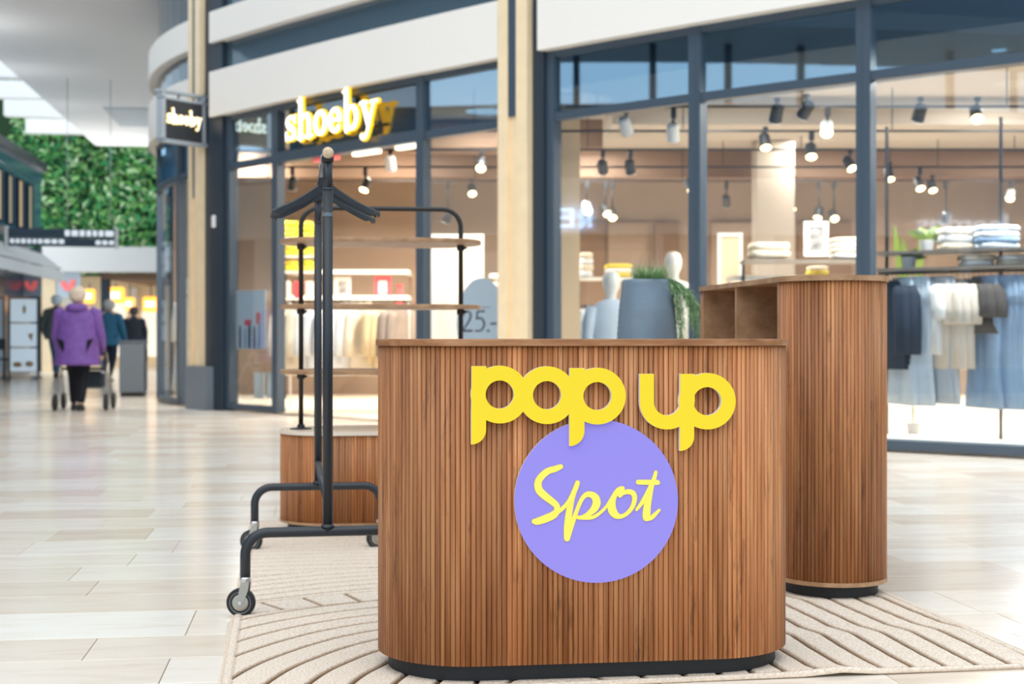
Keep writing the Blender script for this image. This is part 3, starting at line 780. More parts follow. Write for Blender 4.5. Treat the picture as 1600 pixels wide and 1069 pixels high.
# lit sign over the door: slab serif letters drawn as strokes (unit = x-height)
def ring2(cx, cy, rx, ry, w, a0=0, a1=2*PI, n=22, thin=.5):
    return [(cx+rx*math.cos(a0+(a1-a0)*i/n), cy+ry*math.sin(a0+(a1-a0)*i/n), w*(thin+(1-thin)*abs(math.cos(a0+(a1-a0)*i/n)))) for i in range(n+1)]
def L(x0, y0, x1, y1, w): return [(x0, y0, w), ((x0+x1)/2, (y0+y1)/2, w), (x1, y1, w)]
GLY = {
 's': (.72, [[(.60,.72,.16),(.56,.84,.15),(.40,.91,.16),(.20,.86,.2),(.14,.70,.25),(.28,.55,.28),(.46,.44,.28),(.58,.28,.25),(.50,.12,.2),(.32,.07,.16),(.16,.12,.16),(.09,.27,.17)], L(.62,.66,.62,.96,.10), L(.08,.02,.08,.33,.10)]),
 'h': (1.0, [L(.24,.02,.24,1.52,.27), L(.02,.06,.44,.06,.12), L(.06,1.49,.24,1.49,.12), [(.30,.70,.14),(.42,.86,.17),(.58,.90,.2),(.72,.80,.25),(.75,.62,.27),(.75,.35,.27),(.75,.05,.27)], L(.56,.06,.98,.06,.12)]),
 'o': (.88, [ring2(.43,.49,.29,.41,.29)]),
 'e': (.82, [ring2(.41,.49,.28,.41,.27,math.radians(2),math.radians(318)), L(.20,.50,.68,.50,.13)]),
 'b': (.98, [L(.24,.04,.24,1.52,.27), L(.04,1.49,.24,1.49,.12), ring2(.54,.48,.28,.41,.27)]),
 'y': (.96, [L(.20,.92,.50,.12,.26), L(.80,.92,.48,.02,.15), [(.52,.14,.17),(.44,-.12,.17),(.34,-.30,.17),(.20,-.36,.2),(.11,-.28,.22)], L(.02,.93,.40,.93,.12), L(.62,.93,.98,.93,.12)]),
}
def sign_word(word, parent, k, y0, y1, mats, gap=.02, name='letter'):
    """k maps (x, z) of the unit lettering to the sign's own plane; depth y0..y1"""
    x = 0
    for chx in word:
        w, sts = GLY[chx]; mb = MB()
        for st in sts: stroke(mb, [(a, b, w_*.86+.085) for a, b, w_ in st], y0, y0+(y1-y0)*.5, lambda a, b, x=x: k(a+x, b), 1, 1, 3)
        for st in sts: stroke(mb, [(a, b, w_*.86) for a, b, w_ in st], y0, y1, lambda a, b, x=x: k(a+x, b), 0, 1, 3)
        for q in ('h', 'b', 'y', 's'):
            pass
        mb.build(name, mats, parent); x += w+gap
    return x
wtot = sum(GLY[q][0] for q in 'shoeby')+.02*5
sA, sB = s_px(462), s_px(605)
pa, pb = on(sA, .12), on(sB, .12); dirS = (pb-pa).normalized(); Lw = (pb-pa).length
sgn = thing('shop_sign', 'large lit white lettering sign with yellow rim over the shop doorway', 'sign', (pa.x, pa.y, 3.085), math.atan2(dirS.y, dirS.x))
sc_ = Lw/wtot; hz_ = .285
sign_word('shoeby', sgn, lambda a, b: (a*sc_, b*hz_), .012, -.022, [M['lit'], M['lityellow']])
mb = MB(); mb.bb(.05, Lw-.05, .035, .075, .03, .06); mb.bb(.3, .34, .03, .12, -.02, .2); mb.bb(Lw-.34, Lw-.3, .03, .12, -.02, .2); mb.build('mounting_bar', M['framedark'], sgn)
# projecting blade sign
q0 = path(s_px(318)); bl0 = Vector((*(q0[0]+q0[2]*.17), 0)); bld = Vector((q0[2].x, q0[2].y, 0))
# the plate runs from the column out over the walkway
bp0 = P(314, 190, 17.35); bp1 = P(249, 190, 16.85); bdir = (bp0-bp1); bdir.z = 0; BWd = bdir.length
blade_s = thing('projecting_sign', 'small square dark sign with lit word projecting beside the slim gold column', 'sign', (bp1.x, bp1.y, HC-(217-HZ)/F*16.9), math.atan2(bdir.y, bdir.x))
BH = .47
mb = MB(); mb.bb(.05, BWd-.02, -.05, .05, 0, BH); mb.build('panel', M['signface'], blade_s)
mb = MB()
for x0, x1, z0, z1 in ((.0, .05, -.03, BH+.1), (BWd-.02, BWd+.03, -.03, BH+.1), (0, BWd+.06, -.04, 0), (0, BWd+.06, BH, BH+.025), (-.03, BWd+.12, BH+.085, BH+.115)): mb.bb(x0, x1, -.055, .055, z0, z1)
mb.build('frame', mat('sign_frame', (198, 206, 214), .35, metal=.3), blade_s)
kw = (BWd-.10)/wtot
sign_word('shoeby', blade_s, lambda a, b: (.065+a*kw, .19+b*.115), -.045, -.062, [M['lit'], M['lityellow']])
mb = MB(); mb.tube([(BWd*.45, 0, BH+.115), (BWd*.45, 0, BH+.02)], .012, 8); mb.bb(BWd+.02, BWd+.18, -.03, .03, BH+.05, BH+.13); mb.build('bracket', M['frame'], blade_s)

# ------------------------------------------------------------ inside the shop
YB, XL, XR = 21.6, -2.75, 11.0
def shop_poly(s0, s1, o, back):
    pts = [(on(s0+(s1-s0)*i/40, o).x, on(s0+(s1-s0)*i/40, o).y) for i in range(41)]
    return pts+[(XR, pts[-1][1]), (XR, back), (pts[0][0]-.6, back)]
mb = MB(); mb.prism(shop_poly(-2.7, sEND, -.06, YB), .002, .012); struct(mb.build('floor_shop', M['floorin']), 'pale shop floor behind the glass')
mb = MB(); mb.prism(shop_poly(-2.7, sEND, -.12, YB), 3.52, 3.62); struct(mb.build('ceiling_shop', M['ceilin']), 'pale ceiling of the shop')
mb = MB(); mb.bb(-4.7, XR, YB, YB+.15, 0, 3.6); struct(mb.build('wall_back', M['wallin']), 'taupe back wall of the shop')
mb = MB(); strip(mb, -6.3, -4.2, -.10, -.22, 0, 3.6); struct(mb.build('wall_left', M['wallin']))
mb = MB(); mb.bb(XR, XR+.15, 2, YB, 0, 3.6); struct(mb.build('wall_right', M['wallin']))
# lower bulkheads, a beam and two inside columns
for i, (x0, x1, y0, y1, z0, m) in enumerate(((-4.0, 10.9, 19.9, 20.6, 3.12, 'wallbrown'), (1.1, 10.9, 15.6, 16.8, 3.22, 'ceilin'), (4.8, 10.9, 12.6, 13.2, 3.25, 'wallbrown'), (-2.2, 1.1, 17.2, 17.9, 3.18, 'wallbrown'))):
    mb = MB(); mb.bb(x0, x1, y0, y1, z0, 3.52); struct(mb.build('trim_%d' % (12+i), M[m]), 'ceiling bulkhead inside the shop')
mb = MB(); cx = P(888, 0, 15.4).x; mb.bb(cx-.12, cx+.12, 15.3, 15.6, .01, 3.5); struct(mb.build('trim_20', mat('column_cream', (206, 184, 154), .7)), 'cream column inside the shop behind the left of the right window')
mb = MB(); cx = P(1210, 0, 19.0).x; mb.bb(cx-.25, cx+.25, 18.9, 19.3, .01, 3.5); struct(mb.build('trim_21', mat('column_grey', (170, 158, 146), .8)), 'pale column inside the shop')
mb = MB(); strip(mb, sx[857], sEND, -.16, -1.9, 3.24, 3.5); struct(mb.build('trim_30', mat('drop_ceiling', (74, 80, 86), .7)), 'dark dropped ceiling edge along the right shop window')
# wall panels on the back wall
for i, (a, b) in enumerate(((905, 945), (950, 1010), (1022, 1060), (1110, 1190), (1245, 1330))):
    x0, x1 = P(a, 0, YB-.02).x, P(b, 0, YB-.02).x; mb = MB(); mb.bb(x0, x1, YB-.06, YB+.0, .4, 2.62)
    struct(mb.build('trim_%d' % (22+i), M['wallin' if i % 2 else 'wallbrown']))
def in_front(px, Y): return path(s_px(px))[0].y < Y-.3
# ceiling tracks and spotlights
spl = [(457,293,0),(507,310,0),(571,295,1),(610,262,0),(752,263,1),(737,302,1),(700,345,0),(917,330,1),(946,334,1),(957,340,1),(978,205,0),(942,268,0),(985,268,0),(1052,215,0),(1078,295,1),(1196,228,1),(1214,186,0),(1293,208,1),(1268,243,1),(1260,180,0),(1328,262,1),(1237,325,1),(1280,338,1),(1303,342,1),(1135,320,0),(1390,278,1),(1437,293,1),(1457,296,1),(1438,185,0),(1527,185,1),(1580,310,1),(1478,345,0)]
TY = [13.4, 15.0, 16.5, 18.2, 19.8]
def zone(px): return 'doorway' if px < 660 else 'pane right of the doorway' if px < 800 else 'pane right of the gold column pair' if px < 1090 else 'middle right pane' if px < 1350 else 'right-hand pane'
cnt = {}; tot = {}
for px, py, on_ in spl: tot[(zone(px), on_)] = tot.get((zone(px), on_), 0)+1
for i, Y in enumerate(TY):
    x0 = {0: .5, 1: -.7, 2: -1.9, 3: -3.1, 4: -3.7}[i]
    t = thing('lighting_track', 'black ceiling lighting track, %s from the shop window' % ORD[i], 'lighting track', (x0, Y, 3.05), 0, 'ceiling tracks in the shop')
    mb = MB(); mb.bb(0, 9.5-x0, -.014, .014, 0, .022); mb.build('track_bar', M['blackmetal'], t)
    for k in range(5):
        mb = MB(); x = .3+k*(9.0-x0)/4.4; mb.tube([(x, 0, .03), (x, 0, .47)], .006, 6); mb.build('hanger_rod', M['blackmetal'], t)
rg = random.Random(8)
for px, py, on_ in sorted(spl):
    best = min((Y for Y in TY if in_front(px, Y)), key=lambda Y: abs(HC+(HZ-py)/F*Y-2.86), default=19.8)
    p = P(px, py, best); z = zone(px); key = (z, on_); cnt[key] = cnt.get(key, 0)+1
    one = tot[key] == 1
    pos = ('' if one else (', the rightmost' if cnt[key] == tot[key] else ', %s from the left' % ORD[cnt[key]-1]))
    o = thing('track_spotlight', ('glowing' if on_ else 'unlit')+' spotlight through the '+z+pos, 'spotlight', (p.x, p.y, p.z), 0, ('lit' if on_ else 'dark')+' spotlights under the shop ceiling')
    top = 3.05-p.z
    mb = MB(); mb.bb(-.025, .025, -.025, .025, max(.16, top-.10), max(.2, top)); mb.tube([(0, 0, .12), (0, 0, max(.17, top-.05))], .012, 8); mb.build('adapter', M['blackplastic'], o)
    tilt = Matrix.Translation((0, .03, .05)) @ Matrix.Rotation(math.radians(rg.uniform(18, 42) if on_ else rg.uniform(-40, -20)), 4, 'X') @ Matrix.Rotation(math.radians(rg.uniform(-25, 25)), 4, 'Y')
    # local -z is the beam: the lit ones lean toward the walkway
    tilt = Matrix.Translation((0, .03, .05)) @ Matrix.Rotation(math.radians(-rg.uniform(25, 50) if on_ else rg.uniform(20, 50)), 4, 'X') @ Matrix.Rotation(math.radians(rg.uniform(-22, 22)), 4, 'Y')
    mb = MB(); mb.lathe([(.045, .09), (.058, .07), (.06, -.07), (.055, -.075)], 18, tilt); mb.build('lamp_head', M['blackplastic'] if rg.random() < .75 else M['white'], o)
    mb = MB(); mb.lathe([(.050, -.078), (.056, -.082)], 18, tilt); mb.build('lens', M['litwarm'] if on_ else M['white'], o)
    if on_:
        ld = bpy.data.lights.new('beam', 'SPOT'); ld.energy = 190; ld.spot_size = math.radians(140); ld.spot_blend = 1; ld.color = (1, .90, .76); ld.shadow_soft_size = .06
        lo = bpy.data.objects.new('beam', ld); COL.objects.link(lo); lo.parent = o; lo.matrix_local = Matrix.Translation((0, 0, -.07))
# added area lights standing in for unseen shop ceiling lamps
for x, y in ((-1.5, 18.9), (1.0, 19.2), (4.0, 18.8), (7, 18.5), (2.2, 14.2), (5.2, 14.6), (5.6, 11.9), (-.3, 16.4), (8, 14), (-3.7, 19.6)):
    ld = bpy.data.lights.new('ceiling_fill_light', 'AREA'); ld.shape = 'DISK'; ld.size = .5; ld.energy = 150; ld.color = (1, .92, .80)
    lo = bpy.data.objects.new('ceiling_fill_light', ld); COL.objects.link(lo); lo.location = (x, y, 3.49)

for s_ in (8.3, 9.5, 10.7, 12):  # unseen fill added along the glass to brighten the hanging clothes
    q = on(s_, -1.0, 3.22); ld = bpy.data.lights.new('window_lamp', 'AREA'); ld.shape = 'DISK'; ld.size = .12; ld.energy = 75; ld.color = (1, .95, .86)
    lo = bpy.data.objects.new('window_lamp', ld); COL.objects.link(lo); lo.location = q
# ---- garments
def fold_ring(w, d, z, ph, amp, n=20, x0=0, y0=0):
    return [(x0+w*math.cos(2*PI*j/n)*(1+amp*math.sin(3*2*PI*j/n+ph)), y0+d*math.sin(2*PI*j/n)*(1+2.2*amp*math.sin(4*2*PI*j/n+ph*1.7)), z) for j in range(n)]
def hanger_piece(root, m='blackmetal'):
    mb = MB(); mb.tube([(-.005, .0, 0), (.012, 0, .010), (.0, 0, .024), (-.014, 0, .010), (-.01, 0, 0)][::-1]+[(0, 0, -.03), (0, 0, -.08)], .003, 6)
    mb.tube([(-.2, 0, -.14), (0, 0, -.08), (.2, 0, -.14)], .006, 6); return mb.build('hanger', M[m], root)
def make_top(name, m, w=.23, ln=.66, sl=.22, seed=0, flare=1.0):
    r = random.Random(seed); mb = MB(); mb.csm = True; rings = []
    for z, ww, d in ((-.075, .06, .03), (-.085, .085, .045), (-.11, .6*w, .05), (-.15, .93*w, .055), (-.22, w, .06), (-.40, w*.98, .06), (-ln*.8, w*flare, .06), (-ln-.1, w*1.03*flare, .065)):
        rings.append(fold_ring(ww, d, z, r.uniform(0, 6), .04 if z < -.2 else .01))
    mb.loft(rings)
    for s in (-1, 1):
        pts = [(s*.86*w, 0, -.15), (s*1.05*w, -.01, -.22), (s*(1.10*w+.02), -.02, -.22-sl*.5), (s*(1.10*w+.03), -.03, -.22-sl)]
        mb.tube(pts, [.055, .065, .062, .058], 10)
    return mb.build(name, m)
def make_jeans(name, m, ln=1.02, seed=0):
    r = random.Random(seed); mb = MB(); mb.csm = True
    mb.loft([fold_ring(.19, .035, -.05, 0, .01), fold_ring(.195, .05, -.08, 1, .01), fold_ring(.215, .06, -.22, 2, .02), fold_ring(.215, .06, -.30, 2, .02)])
    for s in (-1, 1):
        rings = []
        for i in range(9):
            t = i/8; z = -.24-(ln-.24)*t; w = .115-.025*smooth(0, .5, t)+.045*smooth(.55, 1, t)
            rings.append(fold_ring(w, .05, z, r.uniform(0, 6), .03, 14, s*(.105+.02*t), .012*s))
        mb.loft(rings)
    return mb.build(name, m)
garms = {}
def hang(kind, colour, rgb, p, rz, label, group, **kw):
    key = (kind, colour, kw.get('sl'), kw.get('ln'))
    if key in garms: o = copy_tree(garms[key])
    else:
        m = cloth(colour, rgb)
        o = make_top(kind, m, seed=len(garms), **kw) if kind in ('shirt', 'jacket', 'sweater', 'coat') else make_jeans(kind, m, seed=len(garms), **kw)
        hanger_piece(o); garms[key] = o
    o.location = p; o.rotation_euler = (0, 0, rz); tag(o, label, kind, group)
    return o
# right-hand rail with its shelf, seen through the right-hand pane
RA, RB = P(1372, 428, 12.55), P(1690, 420, 11.6)
rv = (RB-RA); rv.z = 0; rlen = rv.length; ra = math.atan2(rv.y, rv.x)
fx = thing('clothes_rack', 'grey clothes rack with shelves on top behind the right-hand pane', 'clothes rack', (RA.x, RA.y, .012), ra)
rz_ = RA.z-.012
mb = MB(); mb.tube([(0, 0, rz_), (rlen, 0, rz_)], .012, 8); mb.build('rail', M['blackmetal'], fx)
for x in (.03, rlen*.60, rlen-.02):
    mb = MB(); mb.bb(x-.012, x+.012, .13, .155, 0, 2.75); mb.build('post', M['blackmetal'], fx)
for nm, dz in (('shelf', .0), ('shelf', .145)):
    mb = MB(); mb.bb(0, rlen, -.16, .22, rz_+.015+dz, rz_+.04+dz); mb.build(nm, mat('shelf_grey', (120, 112, 104), .6) if 'shg' not in M else M['shg'], fx)
rackM = Matrix.Translation(fx.location) @ Matrix.Rotation(ra, 4, 'Z')
def rackp(px, dy=0):
    k = (px-800)/F; d = Vector((math.cos(ra), math.sin(ra))); o = Vector((RA.x, RA.y))
    t = (k*o.y-o.x)/(d.x-k*d.y); return rackM @ Vector((t, dy, rz_+.012))
seq = [('jacket', 'navy', (46, 54, 68), [1386, 1394, 1402], 'navy jacket at the left end of the right-hand rail', 38, dict(ln=.75, sl=.5)),
       ('jeans', 'pale_denim', (206, 218, 230), [1410, 1418, 1427, 1436], 'pale blue jeans between navy jackets and white shirts', 40, dict(ln=1.16)),
       ('shirt', 'white', (244, 242, 238), [1444, 1452], 'white short-sleeved shirt next to the pale jeans', 42, dict(ln=.62, sl=.2)),
       ('jeans', 'grey_denim', (184, 190, 198), [1457, 1465, 1474], 'grey jeans below the beige shirts', 40, dict(ln=1.14)),
       ('shirt', 'beige', (218, 206, 192), [1460, 1469, 1478, 1487, 1496], 'beige shirt in the row right of the white shirts', 40, dict(ln=.74, sl=.24)),
       ('shirt', 'charcoal', (78, 76, 76), [1506, 1514, 1522, 1530], 'charcoal shirt between beige shirts and blue jeans', 40, dict(ln=.44, sl=.18)),
       ('jeans', 'mid_denim', (146, 172, 202), [1538, 1548, 1558, 1567, 1576], 'mid-blue jeans left of the white sweaters', 36, dict(ln=1.17)),
       ('sweater', 'white', (244, 242, 238), [1588, 1597, 1606, 1616], 'white sweater on the right-hand rail', 36, dict(ln=.85, sl=.45)),
       ('jeans', 'mid_denim', (146, 172, 202), [1632, 1642, 1652], 'mid-blue jeans beyond the white sweaters', 36, dict(ln=1.17))]
for kind, cn, rgb, pxs, lb, ang, kw in seq:
    for i, px in enumerate(pxs):
        lb2 = lb + (', %s of %d from the left' % (ORD[i], len(pxs)) if len(pxs) > 1 else '')
        hang(kind, cn, rgb, rackp(px, 0), ra+math.radians(90-ang+random.uniform(-7, 7)) - PI/2+math.radians(0), lb2, 'clothes on the right-hand rail', **kw)

# ---- folded piles
def folded(w, d, h, seed):
    r = random.Random(seed); mb = MB(); mb.csm = True; rings = []
    for z, q in ((0, .90), (.25, 1.0), (.75, 1.0), (1, .88)):
        rings.append([(w/2*q*cx+r.uniform(-.008, .008), d/2*q*cy+r.uniform(-.008, .008), z*h+r.uniform(-.003, .003)) for cx, cy in ((-1, -.8), (-.5, -1), (.5, -1), (1, -.8), (1, .8), (.5, 1), (-.5, 1), (-1, .8))])
    mb.loft(rings); return mb
def pile(px0, px1, py_base, Y, n, hh, colours, label, group, cat='sweater', d=.26):
    a, b = P(px0, py_base, Y), P(px1, py_base, Y); z = a.z
    for k in range(n):
        cn, rgb = colours[k % len(colours)]; w = (b.x-a.x)*random.uniform(.9, 1.0)
        o = folded(w, d, hh, random.randint(0, 999)).build('folded_'+cat.replace(' ', '_'), cloth(cn, rgb))
        o.location = ((a.x+b.x)/2, Y, z+k*hh); o.rotation_euler = (0, 0, random.uniform(-.06, .06))
        pos = 'alone' if n == 1 else 'bottom' if k == 0 else 'top' if k == n-1 else '%s up' % ORD[k]
        tag(o, 'folded %s %s, %s' % (cat, label, pos), cat, group)
wt = [('white', (244, 242, 238)), ('cream', (236, 222, 200))]
dn = [('pale_denim', (206, 218, 230)), ('mid_denim', (146, 172, 202)), ('white', (244, 242, 238))]
def shelfY(dz): return HC+0
ztop = rz_+.04+.145+.012; zlow = rz_+.04+.012
def pyz(z, Y): return HZ-(z-HC)*F/Y
pile(1466, 1520, pyz(ztop, 12.25), 12.25, 3, .065, [('cream', (236, 222, 200))]+wt, 'left on the right-hand rack\'s upper shelf', 'folded clothes on the right-hand rack')
pile(1524, 1588, pyz(ztop, 12.05), 12.05, 4, .05, dn, 'right on the right-hand rack\'s upper shelf', 'folded clothes on the right-hand rack', 'jeans')
pile(1502, 1550, pyz(zlow, 12.1), 12.1, 2, .05, wt, 'on the lower shelf beneath the folded jeans', 'folded clothes on the right-hand rack')
pile(1560, 1600, pyz(zlow, 11.95), 11.95, 2, .045, wt[::-1], 'on the lower shelf at the frame edge', 'folded clothes on the right-hand rack')
# plants on the rack
def leafy(name, label, p, n, L, tint, cat='plant'):
    o = thing(name, label, cat, p); mb = MB()
    mb.lathe([(.05, 0), (.065, .10), (.06, .10), (.055, .085)], 14); mb.build('pot', M['white'], o)
    r = random.Random(n)
    for k in range(n):
        a = r.uniform(0, 2*PI); mb = MB(); d = Vector((math.cos(a), math.sin(a)*.6, r.uniform(.35, 1.5))).normalized(); ll = L*r.uniform(.6, 1.1)
        pts = []; side = d.cross(Vector((0, 1, .2))).normalized()
        for i in range(6):
            t = i/5; w = ll*.16*math.sin(PI*min(.98, t*.93+.05)); q = d*ll*t+Vector((0, 0, .08-.35*ll*t*t)); pts.append([q-side*w, q+Vector((0, .004, .006)), q+side*w])
        mb.csm = True; mb.loft([p_ for p_ in pts], closed=False, caps=False); mb.build('leaf', M['leaf'], o)
    return o
leafy('potted_plant', 'yellow-green leafy plant on the upper shelf left of the folded pile', P(1448, pyz(ztop, 12.35), 12.35), 12, .26, 0)
leafy('potted_plant', 'yellow-green leafy plant on the lower shelf at the left end of the right-hand rack', P(1420, pyz(zlow, 12.4), 12.4), 12, .17, 0)
pl_ = leafy('palm_plant', 'tall palm with one long blade behind the right-hand rack', Vector((P(1427, 655, 12.9).x, 12.9, .012)), 0, .3, 0)
for k, (px, py) in enumerate(((1398, 352), (1412, 372), (1440, 362))):
    mb = MB(); q0 = Vector((0, 0, .08)); q2 = P(px, py, 12.9)-pl_.location; pts = []
    for i in range(8):
        t = i/7; q = q0.lerp(q2, t)+Vector((0, 0, .15*math.sin(PI*t))); w = .004+.03*smooth(.5, .8, t)*(1-smooth(.85, 1.02, t)); pts.append([q-Vector((w, 0, 0)), q+Vector((0, .004, 0)), q+Vector((w, 0, 0))])
    mb.csm = True; mb.loft(pts, closed=False, caps=False); mb.build('frond', M['leaf'], pl_)

# ---- wall shelves with framed pictures behind the middle pane
def shelf_thing(name, label, px0, px1, py, Y, m='shelf_grey2', d=.32, th=.03, brackets=True, h=None):
    a, b = P(px0, py, Y), P(px1, py, Y); o = thing(name, label, 'shelf', (a.x, Y, a.z-th)); w = b.x-a.x
    mb = MB(); mb.bb(0, w, -d/2, d/2, 0, th); mb.build('board', M[m], o)
    zz = o.location.z
    for x in (.03, w-.03):
        mb = MB(); mb.bb(x-.012, x+.012, d/2-.03, d/2-.005, -zz+.012, 0); mb.build('leg', M['blackmetal'], o)
    return o
M['shelf_grey2'] = mat('shelf_grey2', (140, 128, 116), .6); M['whiteboard'] = mat('white_board', (246, 242, 234), .5)
def picture(name, label, px0, px1, py0, py1, Y, fr, ins, cat='picture', leg=None, bord=.22):
    a, b = P(px0, py1, Y), P(px1, py0, Y); o = thing(name, label, cat, ((a.x+b.x)/2, Y, a.z)); w = (b.x-a.x); h = b.z-a.z
    mb = MB(); bw = w*bord
    mb.bb(-w/2, -w/2+bw, -.015, .015, 0, h); mb.bb(w/2-bw, w/2, -.015, .015, 0, h); mb.bb(-w/2+bw, w/2-bw, -.015, .015, 0, bw); mb.bb(-w/2+bw, w/2-bw, -.015, .015, h-bw, h); mb.build('frame', M[fr] if fr in M else fr, o)
    mb = MB(); mb.bb(-w/2+bw, w/2-bw, -.004, .012, bw, h-bw); mb.build('print', ins, o)
    if leg is not None:
        mb = MB(); mb.bb(-.02, .02, .0, .03, -a.z+.013, 0.0); mb.bb(-w*.3, w*.3, -.12, .14, -a.z+.012, -a.z+.03); mb.build('stand', M['satin'], o)
    return o
m_photo = mat('print_grey', (150, 146, 144), .5, noise=.7, nscale=14)
m_cream = mat('print_cream', (232, 206, 170), .5, noise=.1, nscale=5)
shelf_thing('display_shelf', 'grey display shelf with framed picture behind the middle pane', 1160, 1350, 407, 14.0)
picture('framed_picture', 'white-framed picture on the display shelf of the middle pane', 1256, 1294, 346, 401, 13.95, 'whiteboard', m_photo)
picture('poster_stand', 'tall cream poster board left of the folded sweaters behind the middle pane', 1121, 1160, 364, 470, 15.0, 'whiteboard', m_cream, 'poster', 1, .14)
pile(1170, 1232, 404, 14.0, 2, .075, [('cream', (236, 222, 200))], 'left of the framed picture', 'folded clothes on the display shelf')
pile(1298, 1346, 404, 14.0, 4, .05, wt, 'right of the framed picture', 'folded clothes on the display shelf')
shelf_thing('white_counter', 'long white shelf behind the top of the tall shelf unit', 1140, 1345, 432, 14.4, 'whiteboard', .5, .05)
pile(1262, 1292, 429, 14.4, 2, .04, [('lemon', (240, 214, 90)), ('cream', (236, 222, 200))], 'low on the long white shelf', 'folded clothes on the long white shelf')
# ---- behind the pane right of the double gold column
shelf_thing('display_shelf', 'pale display shelf behind the mannequin left of the planter', 902, 992, 434, 16.6, 'whiteboard')
pile(985-80, 926, 433, 16.6, 4, .07, wt, 'at the left end of the pale display shelf', 'folded clothes on the pale display shelf')
pile(946, 986, 433, 16.6, 3, .05, [('lemon', (240, 214, 90)), ('white', (244, 242, 238))], 'at the right end of the pale display shelf', 'folded clothes on the pale display shelf')
def mannequin(label, px, ptop, pbase, Y, jacket, head, pole=True):
    t = P(px, ptop, Y); o = thing('mannequin_bust', label, 'mannequin', (t.x, Y, .012), random.uniform(-.3, .3)); h = t.z-.012
    mb = MB(); mb.csm = True
    mb.loft([fold_ring(r1, r2, h-dz, 0, 0, 18, 0, yy) for dz, r1, r2, yy in ((.0, .03, .035, 0), (.02, .065, .08, 0), (.08, .085, .10, 0), (.15, .078, .09, -.01), (.21, .052, .058, 0), (.25, .05, .05, .01), (.30, .055, .05, .01))])
    mb.build('head', M['whiteboard'] if head is None else head, o)
    mb = MB(); mb.csm = True
    mb.loft([fold_ring(r1, r2, h-dz, dz*9, .015, 18) for dz, r1, r2 in ((.27, .06, .06), (.30, .14, .08), (.35, .20, .105), (.50, .20, .12), (.70, .17, .11), (.85, .19, .12))])
    for s in (-1, 1): mb.tube([(s*.19, 0, h-.35), (s*.235, -.01, h-.5), (s*.25, -.02, h-.66), (s*.24, -.06, h-.85)], [.065, .065, .055, .045], 10)
    mb.build('jacket', jacket, o)
    mb = MB(); mb.tube([(0, 0, .02), (0, 0, h-.84)], .018, 8); mb.lathe([(.18, 0), (.18, .012), (.03, .02)], 20); mb.build('stand', M['satin'], o)
    return o
mannequin('white mannequin bust in a pale denim jacket left of the planter', 955, 424, 530, 13.7, cloth('washed', (196, 208, 220)), None)
mannequin('cream mannequin bust with headscarf behind the right side of the planter', 1052, 394, 530, 13.7, cloth('ivory', (246, 238, 224)), cloth('ivory', (246, 238, 224)))
for i, px in enumerate((888, 906, 916)):
    pass
rA = P(880, 478, 15.2)
rk2 = thing('clothes_rack', 'clothes rack with pale trousers left of the denim mannequin', 'clothes rack', (rA.x, 15.9, .012)); hh2 = rA.z
mb = MB(); mb.tube([(0, 0, hh2), (.42, 0, hh2)], .012, 8); mb.build('rail', M['blackmetal'], rk2)
for x in (0, .42):
    mb = MB(); mb.tube([(x, 0, 0), (x, 0, hh2)], .012, 8); mb.bb(x-.02, x+.02, -.25, .25, 0, .03); mb.build('leg', M['blackmetal'], rk2)
for i, x in enumerate((.06, .13, .20, .27, .34)):
    hang('jeans', 'white_denim' if i < 3 else 'pale_denim', (226, 228, 232) if i < 3 else (206, 218, 230), rk2.location+Vector((x, 0, hh2+.012)), math.radians(50+random.uniform(-8, 8)), '%s trousers beside the denim mannequin, %s from the left' % ('white' if i < 3 else 'pale blue', ORD[i]), 'trousers beside the mannequin', ln=.95)

# ---- inside the doorway: rail of cream coats, lit shelves, pictures
dA = P(452, 486, 17.2); dB = P(640, 486, 17.0)
rk3 = thing('clothes_rack', 'clothes rack of cream coats inside the doorway', 'clothes rack', (dA.x, 17.15, .012)); L3 = dB.x-dA.x; h3 = dA.z+.10
mb = MB(); mb.tube([(0, 0, h3), (L3, 0, h3)], .013, 8); mb.build('rail', M['blackmetal'], rk3)
for x in (.02, L3-.02):
    mb = MB(); mb.tube([(x, 0, 0), (x, 0, h3)], .013, 8); mb.bb(x-.02, x+.02, -.3, .3, 0, .03); mb.build('leg', M['white'], rk3)
cs = ['cream']*3+['white']*6+['cream']*2+['sand']*2+['taupe']*2; rgbs = dict(cream=(236, 222, 200), white=(244, 242, 238), sand=(222, 200, 160), taupe=(150, 138, 130))
for i, cn in enumerate(cs):
    x = .06+(L3-.14)*i/(len(cs)-1); ln = [.72, .80, .66][i % 3] if cn != 'taupe' else .95
    same = [k for k, c in enumerate(cs) if c == cn]; k = same.index(i)
    hang('coat', cn, rgbs[cn], rk3.location+Vector((x, 0, h3+.012)), math.radians(35+random.uniform(-12, 20)), '%s coat on the rack inside the doorway, %s of its colour from the left' % (cn, ORD[k]), 'coats inside the doorway', ln=ln, sl=.45)
def lit_shelf(label, px0, px1, py, Y):
    a, b = P(px0, py, Y), P(px1, py, Y); o = thing('lit_wall_shelf', label, 'shelf', (a.x, Y, a.z)); w = b.x-a.x
    mb = MB(); mb.bb(0, w, -.10, .25, 0, .05); mb.build('board', M['whiteboard'], o); mb = MB(); mb.bb(0.02, w-.02, -.11, -.095, 0.0, .05); mb.build('light_strip', M['litstrip'], o)
    mb = MB(); mb.bb(.05, .10, .24, YB-Y, .005, .045); mb.bb(w-.10, w-.05, .24, YB-Y, .005, .045); mb.build('bracket', M['whiteboard'], o); return o
lit_shelf('upper lit white wall shelf seen through the doorway', 442, 640, 428, 20.4)
lit_shelf('middle lit white wall shelf seen through the doorway', 442, 640, 468, 20.4)
lit_shelf('lower lit white wall shelf seen through the doorway right of the coats', 612, 655, 495, 20.4)
